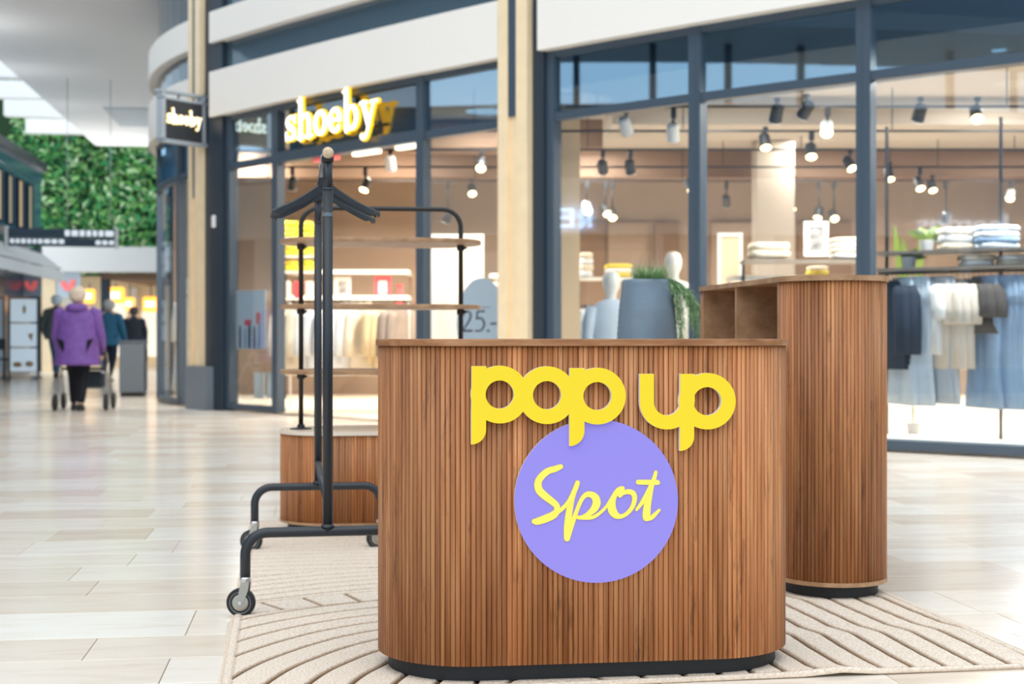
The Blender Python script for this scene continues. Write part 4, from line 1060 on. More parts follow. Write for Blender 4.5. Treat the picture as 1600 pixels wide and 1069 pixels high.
lit_shelf('upper lit shelf behind the pane right of the doorway', 764, 800, 434, 19.6)
lit_shelf('lower lit shelf behind the pane right of the doorway', 764, 800, 468, 19.6)
picture('framed_picture', 'white-framed picture on the middle lit shelf', 522, 548, 433, 465.5, 20.38, 'whiteboard', m_photo)
picture('price_card', 'red price card with white centre on the middle lit shelf', 585, 611, 432, 465.5, 20.38, M['red'], M['whiteboard'], 'sign', None, .25)
vz = P(625, 466.5, 20.35)
mb = MB(); mb.lathe([(.03, 0), (.035, .05), (.03, .15), (.045, .19), (.05, .20), (.02, .2)], 14); o = mb.build('vase', M['red']); o.location = vz; tag(o, 'slim red vase right of the red price card', 'vase')
mb = MB(); mb.lathe([(.005, -.11), (.05, -.09), (.065, -.04), (.05, .02), (.01, .04)], 14); o = mb.build('paper_ball', M['red']); mb2 = MB(); mb2.tube([(0, 0, .03), (0, 0, P(0, 468, 20.36).z-P(0, 475.5, 20.36).z+.04)], .004, 6); mb2.build('string', M['red'], o); o.location = P(624, 475.5, 20.36); tag(o, 'round red ornament hanging below the slim red vase', 'ornament')
pile(530, 582, 478, 17.6, 1, .09, [('cream', (236, 222, 200))], 'lying on top of the coat rack', 'folded clothes by the coat rack')
# yellow goods on the shelves at the left of the doorway
for j, (py, n) in enumerate(((372, 3), (400, 2), (424, 2))):
    pile(443, 470, py, 19.9, n, .075, [('lime', (238, 234, 140)), ('lemon', (246, 238, 170))], 'left on the %s yellow board in the doorway' % ('top', 'middle', 'lowest')[j], 'yellow clothes inside the doorway')
    pile(473, 490, py, 19.9, n, .075, [('lemon', (246, 238, 170)), ('lime', (238, 234, 140))], 'right on the %s yellow board in the doorway' % ('top', 'middle', 'lowest')[j], 'yellow clothes inside the doorway')
    shelf_thing('wall_board', '%s shelf board of yellow clothes inside the doorway' % ('top', 'middle', 'lowest')[j], 440, 494, py, 19.9, 'whiteboard', .3, .03)
for j, (px0, px1) in enumerate(((444, 456), (460, 474), (478, 490))):
    a = P(px0, 466.5, 20.3); b = P(px1, 440, 20.3); mb = MB(); mb.box((0, 0, (b.z-a.z)/2), (b.x-a.x, .12, b.z-a.z), bev=.01); o = mb.build('gift_box', M['whiteboard'] if j != 1 else M['red'])
    o.location = ((a.x+b.x)/2, 20.3, a.z+.001); tag(o, ('%s box at the left end of the middle lit shelf' % ('small white', 'small red', 'second small white')[j]), 'box')
# big lit board and price oval behind the pane right of the doorway
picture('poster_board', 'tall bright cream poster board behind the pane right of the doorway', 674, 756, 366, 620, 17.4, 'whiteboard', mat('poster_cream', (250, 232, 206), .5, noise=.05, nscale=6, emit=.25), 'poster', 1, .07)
sO = s_px(728); oc = on(sO, -.22, 0); oz = HC-(506-HZ)/F*oc.y; tO = path(sO)[1]
oval = thing('price_oval', 'pale blue oval price sign in the glass right of the doorway', 'sign', (oc.x, oc.y, oz), math.atan2(tO.y, tO.x)*.35)
X90_ = Matrix.Rotation(PI/2, 4, 'X')
mb = MB(); mb.prism([(.265*math.cos(a), .46*math.sin(a)) for a in [2*PI*i/48 for i in range(48)]], -.008, .008, X90_); mb.build('board', mat('oval_pale_blue', (226, 234, 242), .5), oval)
def dgt(strokes, x, name):
    mb = MB()
    for st in strokes: stroke(mb, [(a+x, b+.05, w*.8) for a, b, w in st], -.008, -.012, lambda a, b: (a, b), 0, 0, 3)
    mb.build(name, mat('print_grey_dark', (96, 96, 100), .5) if 'print_grey_dark' not in bpy.data.materials else bpy.data.materials['print_grey_dark'], oval)
dgt([[(.0, .02, .018), (.03, .07, .02), (.07, .07, .022), (.09, .03, .024), (.06, -.04, .022), (.0, -.12, .022)], L(0, -.12, .10, -.12, .024)], -.20, 'digit')
dgt([L(.02, .075, .09, .075, .02), L(.02, .075, .01, 0, .02), [(.01, 0, .02), (.06, .005, .022), (.09, -.05, .024), (.06, -.115, .022), (0, -.12, .02)]], -.06, 'digit')
dgt([L(.0, -.12, .012, -.12, .026)], .065, 'comma'); dgt([L(0, -.05, .05, -.05, .024)], .10, 'dash')
mb = MB()
for k in range(6): mb.bb(-.085+k*.03, -.065+k*.03, -.0105, -.008, .15, .175)
mb.build('small_print', mat('print_pale', (190, 196, 204), .5), oval)
mb = MB(); mb.tube([(0, .012, -.45), (0, .012, -oz+.012)], .012, 8); mb.lathe([(.16, -oz+.012), (.16, -oz+.024), (.02, -oz+.03)], 20); mb.build('stand', M['satin'], oval)
pile(766, 796, 466.5, 19.55, 2, .11, wt, 'on the lit shelf right of the poster board', 'white clothes right of the poster board')
rA = P(764, 492, 18.4)
rk4 = thing('clothes_rack', 'clothes rack with white blouses left of the double gold column', 'clothes rack', (rA.x, 18.4, .012)); mb = MB(); mb.tube([(0, 0, rA.z), (.34, 0, rA.z)], .012, 8); mb.build('rail', M['white'], rk4)
for x in (0, .34):
    mb = MB(); mb.tube([(x, 0, 0), (x, 0, rA.z)], .012, 8); mb.bb(x-.02, x+.02, -.25, .25, 0, .03); mb.build('leg', M['white'], rk4)
for i in range(4): hang('shirt', 'white', (244, 242, 238), rk4.location+Vector((.05+.08*i, 0, rA.z+.012)), math.radians(30+9*i), 'white blouse on the rack left of the double gold column, %s of four' % ORD[i], 'white blouses', ln=.62, sl=.2)
# posters and leaflets in the sidelight
def on_glass(name, label, px0, px1, py0, py1, o, m, cat):
    s0, s1 = s_px(px0), s_px(px1); a, b = on(s0, o), on(s1, o); z1, z0 = HC-(py0-HZ)/F*a.y, HC-(py1-HZ)/F*a.y
    t = thing(name, label, cat, (a.x, a.y, z0), math.atan2(b.y-a.y, b.x-a.x)); w = (b-a).length
    mb = MB(); mb.bb(0, w, -.004, .004, 0, z1-z0); mb.build('sheet', m, t); return t, w, z1-z0
t, w, h = on_glass('window_poster', 'pale poster with people on it in the glass left of the doorway', 367, 412, 455, 545, -.03, mat('poster_pale', (214, 226, 236), .5), 'poster')
mb = MB()
for k, (x, hh_, ww, mm) in enumerate(((.12, .34, .05, 0), (.30, .30, .05, 1), (.45, .38, .06, 0), (.62, .33, .05, 0), (.78, .42, .06, 1))): mb.cur = mm; mb.bb(w*x-ww/2, w*x+ww/2, -.0075, -.004, .01, h*hh_); mb.ball((w*x, -.006, h*hh_+.02), .025, 8, 6, (1, .15, 1))
mb.build('printed_figures', [mat('print_dark', (84, 92, 104), .5), mat('print_blue', (150, 172, 196), .5)], t)
mb = MB(); mb.bb(w*.28, w*.5, -.0085, -.004, h*.40, h*.50); mb.bb(w*.68, w*.82, -.0085, -.004, h*.42, h*.62); mb.build('red_print', M['red'], t)
on_glass('leaflet', 'white leaflet low in the glass left of the doorway, nearer the gold column', 393, 408, 582, 622, -.04, M['whiteboard'], 'leaflet')
on_glass('leaflet', 'white leaflet low in the glass left of the doorway, nearer the door post', 412, 426, 582, 622, -.04, M['whiteboard'], 'leaflet')
# mannequin in the corner glazing
mp = P(299, 545, 18.9)
mn = thing('mannequin', 'mannequin in a long cream dress behind the corner glass', 'mannequin', (mp.x, 18.9, .012)); hM = HC+90/F*18.9
mb = MB(); mb.csm = True; mb.loft([fold_ring(a, b, hM-z, 0, 0, 16) for z, a, b in ((0, .03, .04), (.03, .07, .09), (.10, .085, .10), (.19, .06, .07), (.25, .05, .05), (.3, .05, .05))]); mb.build('head', M['whiteboard'], mn)
mb = MB(); mb.csm = True; mb.loft([fold_ring(a, b, hM-z, z*5, .03 if z > .6 else .01, 18) for z, a, b in ((.27, .06, .06), (.31, .17, .09), (.45, .19, .11), (.65, .15, .10), (.9, .20, .14), (1.3, .25, .18), (1.5, .27, .2))])
for s in (-1, 1): mb.tube([(s*.17, 0, hM-.34), (s*.22, 0, hM-.6), (s*.23, -.04, hM-.85)], [.06, .05, .035], 10)
mb.build('dress', cloth('ivory', (246, 238, 224)), mn)
mb = MB(); mb.tube([(0, 0, .01), (0, 0, hM-1.4)], .02, 8); mb.lathe([(.2, 0), (.2, .012), (.03, .02)], 20); mb.build('stand', M['satin'], mn)
for i, (px, py) in enumerate(((283, 456), (290, 452))):
    o = thing('pendant_lamp', 'small glowing bulb behind the corner glass, %s of two' % ('left', 'right')[i], 'lamp', P(px, py, 19.3)); mb = MB(); mb.ball((0, 0, 0), .045); mb.build('bulb', M['litwarm'], o)
    mb = MB(); mb.tube([(0, 0, .04), (0, 0, 3.52-o.location.z)], .004, 6); mb.build('cord', M['blackmetal'], o)
sl = thing('glass_sill', 'white window sill strip inside the right-hand pane', 'window sill', (0, 0, 0))
mb = MB(); strip(mb, sx[1097], 12.5, -.08, -.45, .013, .10); o = mb.build('ledge', M['whiteboard'], sl); 
sl.location = on(10, -.2, .012); o.data.transform(Matrix.Translation(-sl.location))

# ------------------------------------------------------------ the mall beyond, at the left
# flat white ceiling slab with a vent
ZC = 5.8
c0 = P(150, 228, (ZC-HC)*F/(HZ-228)); far_r = P(310, 210, (ZC-HC)*F/(HZ-211.5))
e_near = P(0, 95, (ZC-HC)*F/(HZ-95)); dl = (e_near-c0).normalized()
n_l = c0+dl*((c0.y-19.5)/abs(dl.y)); fr = c0+U*9.5; n_r = n_l+U*5.9
mb = MB(); mb.prism([(c0.x, c0.y), (n_l.x, n_l.y), (n_r.x, n_r.y), (fr.x, fr.y)], ZC, ZC+.5)
ceil = struct(mb.build('ceiling', M['offwhite']), 'white ceiling slab over the far walkway')
vt = P(215, 183, (ZC-HC)*F/(HZ-183))
mb = MB(); mb.bb(-.9, 1.2, -1.3, 1.3, -.03, .01); o = mb.build('ceiling_vent', mat('vent_grey', (196, 206, 218), .6), ceil); o.location = (vt.x+.35, vt.y, ZC); o.rotation_euler = (0, 0, PHI)
mb = MB(); p = P(180, 140, 26.5)
# roof beams of the skylight beyond the slab edge
for i, (Y, px) in enumerate(((29.7, -40), (32.3, -25), (35.0, 8), (38.0, 42))):
    a = P(px, 200, Y); b = t = None
    mb = MB(); mb.box((2.6, 0, 0), (5.2, .35, .38)); o = mb.build('roof_beam', M['white']); o.location = (a.x, Y, 6.5); o.rotation_euler = (0, 0, PHI); struct(o, 'white skylight beam')
    o.name = 'trim_%d' % (40+i)
# left building along the walkway
LP = Vector((-10.1, 28.0)); LD = Vector((-math.sin(PHI), math.cos(PHI))); LN = Vector((math.cos(PHI), math.sin(PHI)))
def lw(t, out=0, z=0): q = LP+LD*t+LN*out; return Vector((q.x, q.y, z))
lrz = PHI+PI/2
def lbox(name, t0, t1, o0, o1, z0, z1, m, parent=None):
    mb = MB(); a, b = lw(t0), lw(t1)
    pts = [lw(t0, o0), lw(t1, o0), lw(t1, o1), lw(t0, o1)]
    mb.prism([(p.x, p.y) for p in pts], z0, z1); return mb.build(name, m if not isinstance(m, str) else M[m], parent)
m_blueglass = mat('blue_facade', (66, 110, 142), .12, spec=.8)
struct(lbox('wall_left_mall', -26, 4.3, 0, -.5, 3.1, 4.35, m_blueglass), 'blue glazed upper wall of the left building')
struct(lbox('wall_left_parapet', -8, 4.3, 0.02, -.5, 4.35, 4.72, m_blueglass))
struct(lbox('trim_50', -8, 4.3, .14, -.1, 4.62, 4.80, 'framedark'), 'dark gutter of the left building')
for i, t in enumerate((-2.2, -1.2, -.2, .8, 1.8, 2.8)):
    w = struct_root('window_%d' % (20+i), lw(t, .02, 0), 'tall warm upper window of the left building')
    for nm, a, b, z0, z1, m, o in (('pane', -.2, .2, 3.2, 4.15, M['gold'] if i % 2 else mat('lit_pane', (240, 206, 160), .4, emit=.25), .04), ('frame', -.25, -.2, 3.15, 4.2, M['framedark'], .07), ('frame', .2, .25, 3.15, 4.2, M['framedark'], .07)):
        mb = MB(); pts = [lw(t+a, .0), lw(t+b, .0), lw(t+b, o), lw(t+a, o)]; mb.prism([(p.x-w.location.x, p.y-w.location.y) for p in pts], z0, z1); mb.build(nm, m, w)
# ground floor glazing of the left building and its awning
struct(lbox('wall_left_ground', -26, 4.3, -.25, -.5, 0, 3.1, mat('dark_shopfront', (62, 78, 96), .15, spec=.7)), 'dark glazed ground floor of the left building')
struct(lbox('trim_51', -26, -6, .06, -.3, 2.45, 3.3, mat('fascia_grey', (196, 198, 200), .5)), 'pale shop fascia opposite')
for i in range(13):
    t = -26+i*2.0; struct(lbox('trim_%d' % (60+i), t, t+.28, .04, -.3, 0, 2.45, mat('post_grey', (168, 170, 172), .6) if i == 0 else bpy.data.materials['post_grey']))
for i in range(6):
    t = -25.6+i*3.4; o = lbox('window_%d' % (30+i), t+.4, t+2.4, -.20, -.26, .4, 2.2, M['greybox'] if i % 2 else M['wallin']); struct(o, 'shop display window opposite')
# clerestory posts and roof edge opposite (seen only as reflections)
for i in range(12):
    struct(lbox('trim_%d' % (80+i), -25+i*1.45, -25+i*1.45+.10, .0, -.12, 4.35, 5.35, 'framedark'))
struct(lbox('ceiling_left', -26, -9.5, 1.3, -1.5, 5.35, 5.6, mat('roof_grey', (104, 112, 120), .7)), 'grey roof edge opposite')
struct(lbox('trim_95', -26, -9.5, .08, -.1, 4.33, 4.42, 'frame'))
struct(lbox('wall_sky_cover', -26, -9.5, -.2, -.5, 5.6, 7.6, bpy.data.materials['roof_grey']), 'added grey wall hiding sky above the opposite roof edge')  # added to keep sky out of the mirrored view in the glass
# unseen fill lights added on the left building to brighten the ceiling slab
for t_ in (-6, -2, 2):
    ld = bpy.data.lights.new('slab_fill_light', 'AREA'); ld.shape = 'RECTANGLE'; ld.size = 3.6; ld.size_y = .25; ld.energy = (16, 8, 5)[(-6, -2, 2).index(t_)]; ld.color = (1, .98, .96)
    lo = bpy.data.objects.new('slab_fill_light', ld); COL.objects.link(lo); lo.location = lw(t_, -.35, 4.86)
    dv = Vector((LN.x*.04, LN.y*.04, 1)).normalized(); lo.rotation_euler = dv.to_track_quat('-Z', 'X').to_euler()
aw = thing('awning', 'white slatted awning on the left building', 'awning', lw(.5, 0, 0), lrz)
# awning local: x along the wall (away), -y out to the walkway
for k in range(5):
    mb = MB(); mb.bb(-3.6, 3.4, -.12-.09*k-.035, -.12-.09*k+.035, 2.66-.07*k, 2.72-.07*k); mb.build('slat', M['white'], aw)
for x in (-3.4, 0, 3.2):
    mb = MB(); mb.tube([(x, 0, 2.2), (x, -.48, 2.30)], .025, 8); mb.tube([(x, 0, 2.70), (x, -.5, 2.36)], .03, 8); mb.build('arm', M['white'], aw)
mb = MB(); mb.bb(-3.6, 3.4, -.56, -.51, 2.12, 2.34); mb.build('valance', M['white'], aw)
# portal across the walkway with a white fascia and shops behind
PYp = 36.0
pl0 = P(70, 0, PYp); pr0 = P(330, 0, PYp+1.2)
for x_ in (-10.6, -9.4):  # unseen fill added above the fascia, lifts the slab underside
    ld = bpy.data.lights.new('portal_fill_light', 'AREA'); ld.shape = 'RECTANGLE'; ld.size = 1.4; ld.size_y = .3; ld.energy = 40; ld.color = (1, .98, .96)
    lo = bpy.data.objects.new('portal_fill_light', ld); COL.objects.link(lo); lo.location = (x_, 35.9, 3.20); lo.rotation_euler = Vector((.0, -.03, 1)).normalized().to_track_quat('-Z', 'X').to_euler()
po = struct_root('wall_portal', (pl0.x, PYp, 0), 'white portal fascia across the far walkway')
mb = MB(); w = pr0.x-pl0.x; mb.bb(0, w, -.3, .3, 2.52, 3.15, Matrix.Rotation(.10, 4, 'Z')); mb.build('fascia', M['white'], po)
mb = MB(); mb.bb(-.05, .30, -.1, .25, 0, 2.6); mb.build('post', M['gold'], po)
mb = MB(); mb.bb(-.5, -.1, -.15, .3, 0, 3.1); mb.build('post', M['framedark'], po)
mb = MB(); mb.bb(1.3, 1.5, .4, .6, 0, 2.6); mb.build('post', M['framedark'], po)
mb = MB(); mb.bb(1.35, w, .35, 5, 2.35, 2.50); mb.build('soffit', M['wallbrown'], po)
struct(lbox('wall_far', 0, 0.01, 0, 0.01, 0, .01, 'wallbrown')) if False else None
mb = MB(); mb.bb(-15, -5, 41.5, 41.7, 0, 3); struct(mb.build('wall_far', M['gold']), 'far shop wall behind the portal')
mb = MB(); mb.bb(-15, -4.5, 40.4, 40.6, 2.6, 11); struct(mb.build('wall_green', mat('dark_green_wall', (30, 62, 34), .9)), 'dark backing of the green planted wall')
for i, (a, b, z0, z1, m) in enumerate(((100, 128, .3, 2.2, 'whiteboard'), (168, 196, .3, 1.9, 'litsoft'), (203, 214, .3, 2.3, 'whiteboard'), (222, 248, .3, 1.6, 'litsoft'))):
    x0, x1 = P(a, 0, 41.4).x, P(b, 0, 41.4).x; mb = MB(); mb.bb(x0, x1, 41.35, 41.5, z0, z1); struct(mb.build('window_%d' % (40+i), M[m]), 'lit display window behind the portal')
for i, (a, b, t, bt) in enumerate(((132, 148, 452, 474), (168, 194, 449, 474), (196, 210, 465, 485), (224, 248, 464, 487))):
    p0, p1 = P(a, bt, 39.4), P(b, t, 39.4); o = thing('light_box', 'orange lit shop light box behind the portal, %s from the left' % ORD[i], 'sign', ((p0.x+p1.x)/2, 39.4, p0.z), 0, 'orange light boxes behind the portal'); w_ = p1.x-p0.x; h_ = p1.z-p0.z
    mb = MB(); mb.box((0, 0, h_/2), (w_, .18, h_), bev=.04); mb.build('box', M['litorange'], o)
    mb = MB(); mb.box((0, -.1, h_/2), (w_*.6, .05, h_*.4), bev=.02); mb.build('panel', M['lit'], o)
    mb = MB(); mb.tube([(0, 0, h_), (0, 0, 2.36-p0.z)], .015, 6); mb.build('rod', M['framedark'], o)
def lips(label, px, py, Y, wpx):
    p = P(px, py, Y); w_ = wpx/F*Y; o = thing('heart_sign', label, 'sign', p)
    mb = MB(); pts = [(-.5, .28), (-.38, .36), (-.24, .30), (-.10, .02), (0, -.08), (.10, .0), (.20, .28), (.36, .40), (.5, .32), (.5, .1), (.36, -.22), (.12, -.42), (-.10, -.42), (-.34, -.22), (-.48, .05)]
    mb.prism([(x*w_, z*w_) for x, z in pts], -.02, .02, X90_); mb.build('emblem', M['pink'], o)
    mb = MB(); mb.bb(-w_*.85, w_*.85, .03, .06, -w_*.9, w_*.9); mb.build('backing', mat('pale_sign', (196, 214, 226), .5) if 'pale_sign' not in bpy.data.materials else bpy.data.materials['pale_sign'], o)
    return o
lips('pink two-lobed emblem sign above the purple-coated walker', 106, 445, 35.9, 22)
lips('pink two-lobed emblem sign left of the walkers on the left building', 48, 446, 31.5, 19)
# planting on the green wall: leaves nobody could count
m_leaf, *_ = attr_mat('wall_leaves', [(0, (20, 58, 26)), (.35, (36, 110, 62)), (.6, (70, 160, 100)), (.85, (140, 200, 110)), (1, (206, 232, 190))], rough=.5)
rg = random.Random(2); mb = MB()
x0, x1 = -14.0, -5.6
for k in range(9000):
    x = rg.uniform(x0, x1); z = rg.uniform(2.65, 8.6); f = (x-x0)/(x1-x0)
    bul = .9*math.sin(x*1.7+z*.9)*math.sin(z*1.3-x*.6)
    y = 39.6-.5*bul-rg.uniform(0, .5)
    r = rg.uniform(.05, .16); mb.ct = max(.01, min(1, rg.gauss(.74-.44*smooth(.45, .85, f), .22)))  # leaves paler to the left: lit side painted into the tint
    T = Matrix.Translation((x, y, z)) @ Matrix.Rotation(rg.uniform(0, 6.28), 4, 'Y') @ Matrix.Rotation(rg.uniform(-.9, .9), 4, 'X') @ Matrix.Rotation(rg.uniform(-.9, .9), 4, 'Z')
    mb.add([(-r, 0, 0), (0, -.03, -r*.45), (r, 0, 0), (0, -.03, r*.45), (0, .02, 0)], [(0, 1, 4), (1, 2, 4), (2, 3, 4), (3, 0, 4)], T)
o = mb.build('climbing_plants', m_leaf); tag(o, 'wall of green climbing plants above the far portal', 'plants', kind='stuff')
# hanging direction board
hb0, hb1 = P(6, 384, 26.8), P(190, 357, 27.3)
hs = thing('direction_board', 'long dark hanging direction board with pale lettering in front of the green wall', 'sign', (hb0.x, 26.8, hb0.z), math.atan2(.5, hb1.x-hb0.x)); w = hb1.x-hb0.x; h = .33
mb = MB(); mb.bb(0, w, -.06, .06, 0, h*.48); mb.bb(0.08, w-.02, -.06, .06, h*.52, h); mb.build('board', mat('board_blue_dark', (52, 72, 92), .4), hs)
rg = random.Random(4); mbl = mat('board_letters', (232, 240, 248), .4, emit=.6)
x = .12
while x < w*.48: q = rg.uniform(.06, .11); mb = MB(); mb.bb(x, x+q, -.072, -.06, .05, .13, bev=.015); mb.build('letter', mbl, hs); x += q+.03
x = w*.53
while x < w*.93: q = rg.uniform(.07, .16); mb = MB(); mb.bb(x, x+q, -.072, -.06, h*.6, h*.6+.11, bev=.015); mb.build('letter', mbl, hs); x += q+.03
x = w*.80
while x < w*.94: q = rg.uniform(.06, .1); mb = MB(); mb.bb(x, x+q, -.072, -.06, .04, .12, bev=.015); mb.build('letter', mbl, hs); x += q+.03
for x in (.05, w-.03):
    mb = MB(); mb.bb(x-.03, x+.03, -.07, .07, -.03, h+.04); mb.build('end_cap', M['white'], hs)
for x in (w*.55, w*.93):
    mb = MB(); mb.tube([(x, 0, h), (x, 0, ZC-hb0.z)], .008, 6); mb.build('rod', M['chrome'], hs)
# poster stand, chair, bin
pp = G(37, 592); ps = thing('poster_stand', 'metal stand with three framed food pictures at the far left', 'display stand', (pp.x, pp.y, 0), .1)
wS = 44/F*pp.y; hS = 126/F*pp.y
for k in range(3):
    z0 = .14+k*(hS-.14)/3; f = None
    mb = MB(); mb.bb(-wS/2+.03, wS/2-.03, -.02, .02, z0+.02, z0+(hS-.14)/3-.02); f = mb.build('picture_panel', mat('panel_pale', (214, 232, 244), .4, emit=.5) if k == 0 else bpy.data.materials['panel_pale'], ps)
    mb = MB()
    if k == 0: mb.ball((-.12, -.024, z0+.16), .10, 10, 6, (1, .1, .6)); mb.ball((.12, -.024, z0+.17), .09, 10, 6, (1, .1, .7))
    if k == 1: mb.prism([(.08, z0+.28), (.20, z0+.30), (.17, z0+.12)], .021, .026, X90_)
    if k == 2: mb.ball((.02, -.024, z0+.28), .06, 10, 6, (.6, .1, 1.6))
    mb.build('printed_food', mat('print_tan', (214, 176, 136), .5), f)
mb = MB()
for s in (-1, 1): mb.bb(s*wS/2-.02, s*wS/2+.02, -.03, .03, 0, hS+.03); mb.bb(s*wS/2-.02, s*wS/2+.02, -.25, .25, 0, .04)
mb.bb(-wS/2, wS/2, -.02, .02, hS-.01, hS+.03); mb.build('frame', M['frame'], ps)
pc = G(3, 598); chs = thing('cafe_chair', 'dark cafe chair cut off by the left frame edge', 'chair', (pc.x-.12, pc.y, 0), .5)
mb = MB(); mb.box((0, 0, .45), (.44, .44, .04), bev=.015); mb.build('seat', M['framedark'], chs)
mb = MB(); mb.box((0, .21, .74), (.42, .03, .22), bev=.01); mb.build('backrest', M['framedark'], chs)
for sx_ in (-1, 1):
    for sy in (-1, 1):
        mb = MB(); mb.tube([(sx_*.2, sy*.2, .85 if sy > 0 else .44), (sx_*.21, sy*.22, 0)], .017, 8); mb.build('leg', M['framedark'], chs)
pb = G(203, 620); bn = thing('litter_bin', 'grey square litter bin beside the corner glazing', 'bin', (pb.x, pb.y+.2, 0), .12)
mb = MB(); mb.box((0, 0, .43), (.36, .40, .74), bev=.012); mb.build('body', mat('bin_grey', (104, 114, 124), .5), bn)
mb = MB(); mb.box((0, 0, .81), (.38, .42, .04), bev=.01); mb.build('lid', mat('bin_lid', (88, 98, 110), .5), bn)
mb = MB(); mb.box((0, 0, .03), (.33, .37, .06)); mb.build('base', M['blackplastic'], bn)
mb = MB(); mb.bb(.1805, .19, -.14, .14, .52, .70); mb.bb(.1805, .196, -.18, -.15, .1, .75); mb.build('opening_flap', M['blackplastic'], bn)

# ------------------------------------------------------------ people
def skin_mesh(V, E, sub=1):
    me = bpy.data.meshes.new('tmp'); me.from_pydata([v[0] for v in V], E, []); o = bpy.data.objects.new('tmp', me); COL.objects.link(o)
    md = o.modifiers.new('skin', 'SKIN'); md.use_smooth_shade = True
    if not me.skin_vertices: me.attributes.new('skin_vertices', 'FLOAT', 'POINT')
    for i, v in enumerate(V):
        r = v[1]; me.skin_vertices[0].data[i].radius = (r, r) if not isinstance(r, tuple) else r
        me.skin_vertices[0].data[i].use_root = (i == 0)
    ss = o.modifiers.new('sub', 'SUBSURF'); ss.levels = sub; ss.render_levels = sub
    dg = bpy.context.evaluated_depsgraph_get(); dg.update(); ev = o.evaluated_get(dg); out = ev.to_mesh()
    v = [tuple(x.co) for x in out.vertices]; f = [tuple(p.vertices) for p in out.polygons]; ev.to_mesh_clear()
    bpy.data.objects.remove(o); bpy.data.meshes.remove(me); return v, f
def person(label, loc, H, rz, coat, trousers, hair, coat_len=.47, stride=.16, hands=((-.16, .10, .50), (.16, .10, .50)), hood=False, wide=1.0, lean=.0, scarf=None):
    """local +y is the way the person walks; all in units of the standing height H"""
    def y_(z): return lean*max(0, z-.5)
    hs = [Vector(h) for h in hands]
    sh = [Vector((s*.112*wide, y_(.8), .795)) for s in (-1, 1)]
    el = []
    for s, a, b in ((-1, sh[0], hs[0]), (1, sh[1], hs[1])):
        m_ = (a+b)/2+Vector((s*.025, -.055, -.012)); el.append(m_)
    an = [Vector((-.05, stride*.9, .05)), Vector((.05, -stride, .055))]
    kn = [Vector((-.052, stride*.55+.03, .285)), Vector((.052, -stride*.25+.03, .28))]
    hp = [Vector((-.052, 0, .50)), Vector((.052, 0, .50))]
    V = [((0, 0, .53), .085*wide), ((0, y_(.62), .62), .078*wide), ((0, y_(.73), .73), .088*wide), ((0, y_(.81), .815), .055), ((0, y_(.86)+.005, .855), .031), ((0, y_(.89)+.010, .895), .050), ((0, y_(.93)+.014, .935), .060), ((0, y_(.97)+.01, .972), .042), ((0, y_(.9)+.085, .92), .008)]
    E = [(0, 1), (1, 2), (2, 3), (3, 4), (4, 5), (5, 6), (6, 7), (6, 8)]
    def chain(pts, frm):
        for p, r in pts:
            V.append((tuple(p), r)); E.append((frm, len(V)-1)); frm = len(V)-1
        return frm
    wr = []
    for i in (0, 1):
        chain([(hp[i], .056), (kn[i], .036), (an[i], .022), (an[i]+Vector((0, .05, -.028)), .017), (an[i]+Vector((0, .085, -.032)), .013)], 0)
        wv = hs[i]-el[i]; wv.normalize(); wr.append(wv)
        chain([(sh[i], .038), (el[i], .027), (hs[i]-wv*.02, .017), (hs[i]+wv*.012, .019)], 3)
    v, f = skin_mesh(V, E, 1)
    mb = MB(); mb.csm = True; mb.add(v, f)
    for i, s in enumerate((-1, 1)):
        d = wr[i]; side = d.cross(Vector((0, 0, 1))); side = side.normalized() if side.length > .1 else Vector((0, 1, 0)); cur = Vector((0, .4, -.9))
        side = Vector((0, 1, 0)) if abs(d.z) > .75 else side
        for k in range(4):
            b = hs[i]+d*.018+side*(k-1.5)*.010; ll = (.034, .040, .037, .029)[k]
            mb.tube([b, b+d*ll*.5, b+d*ll*.8+Vector((-s*.008, .004, -.002))], [.0058, .0052, .0040], 6)
        b = hs[i]+side*.016; mb.tube([b, b+side*.014+d*.012, b+side*.016+d*.028], [.006, .0055, .0042], 6)
    for s in (-1, 1): mb.ball((s*.058, y_(.93)+.012, .925), .014, 8, 6, (.4, .8, 1.2))
    for s in (-1, 1): mb.ball((s*.022, y_(.93)+.068, .938), .007, 8, 6)
    mb.v = [tuple(Vector(p)*H) for p in mb.v]
    body = mb.build('person', M['skin'], smooth=True); body.location = loc; body.rotation_euler = (0, 0, rz); tag(body, label, 'person')
    def part(mb, nm, m): mb.v = [tuple(Vector(p)*H) for p in mb.v]; return mb.build(nm, m, body)
    # trousers
    V = [((0, 0, .525), .09*wide)]; E = []
    for i in (0, 1): chain([(hp[i], .066), ((hp[i]+kn[i])/2, .058), (kn[i], .046), ((kn[i]+an[i])/2, .040), (an[i]+Vector((0, 0, .0)), .034)], 0)
    v, f = skin_mesh(V, E, 1); mb = MB(); mb.csm = True; mb.add(v, f); part(mb, 'trousers', trousers)
    for i in (0, 1):
        mb = MB(); mb.csm = True; b = an[i]; mb.loft([[(b.x+w_*math.cos(a), b.y+yy+l_*math.sin(a), z) for a in [2*PI*j/12 for j in range(12)]] for z, w_, l_, yy in ((.002+b.z-.05, .028, .072, .03), (.02+b.z-.05, .030, .074, .03), (.04+b.z-.05, .024, .05, .012), (.055+b.z-.05, .022, .03, 0))]); part(mb, 'shoe', M['blackplastic'] if stride > .1 else M['white'])
    # coat: body and sleeves
    mb = MB(); mb.csm = True
    hem = coat_len
    rings = []
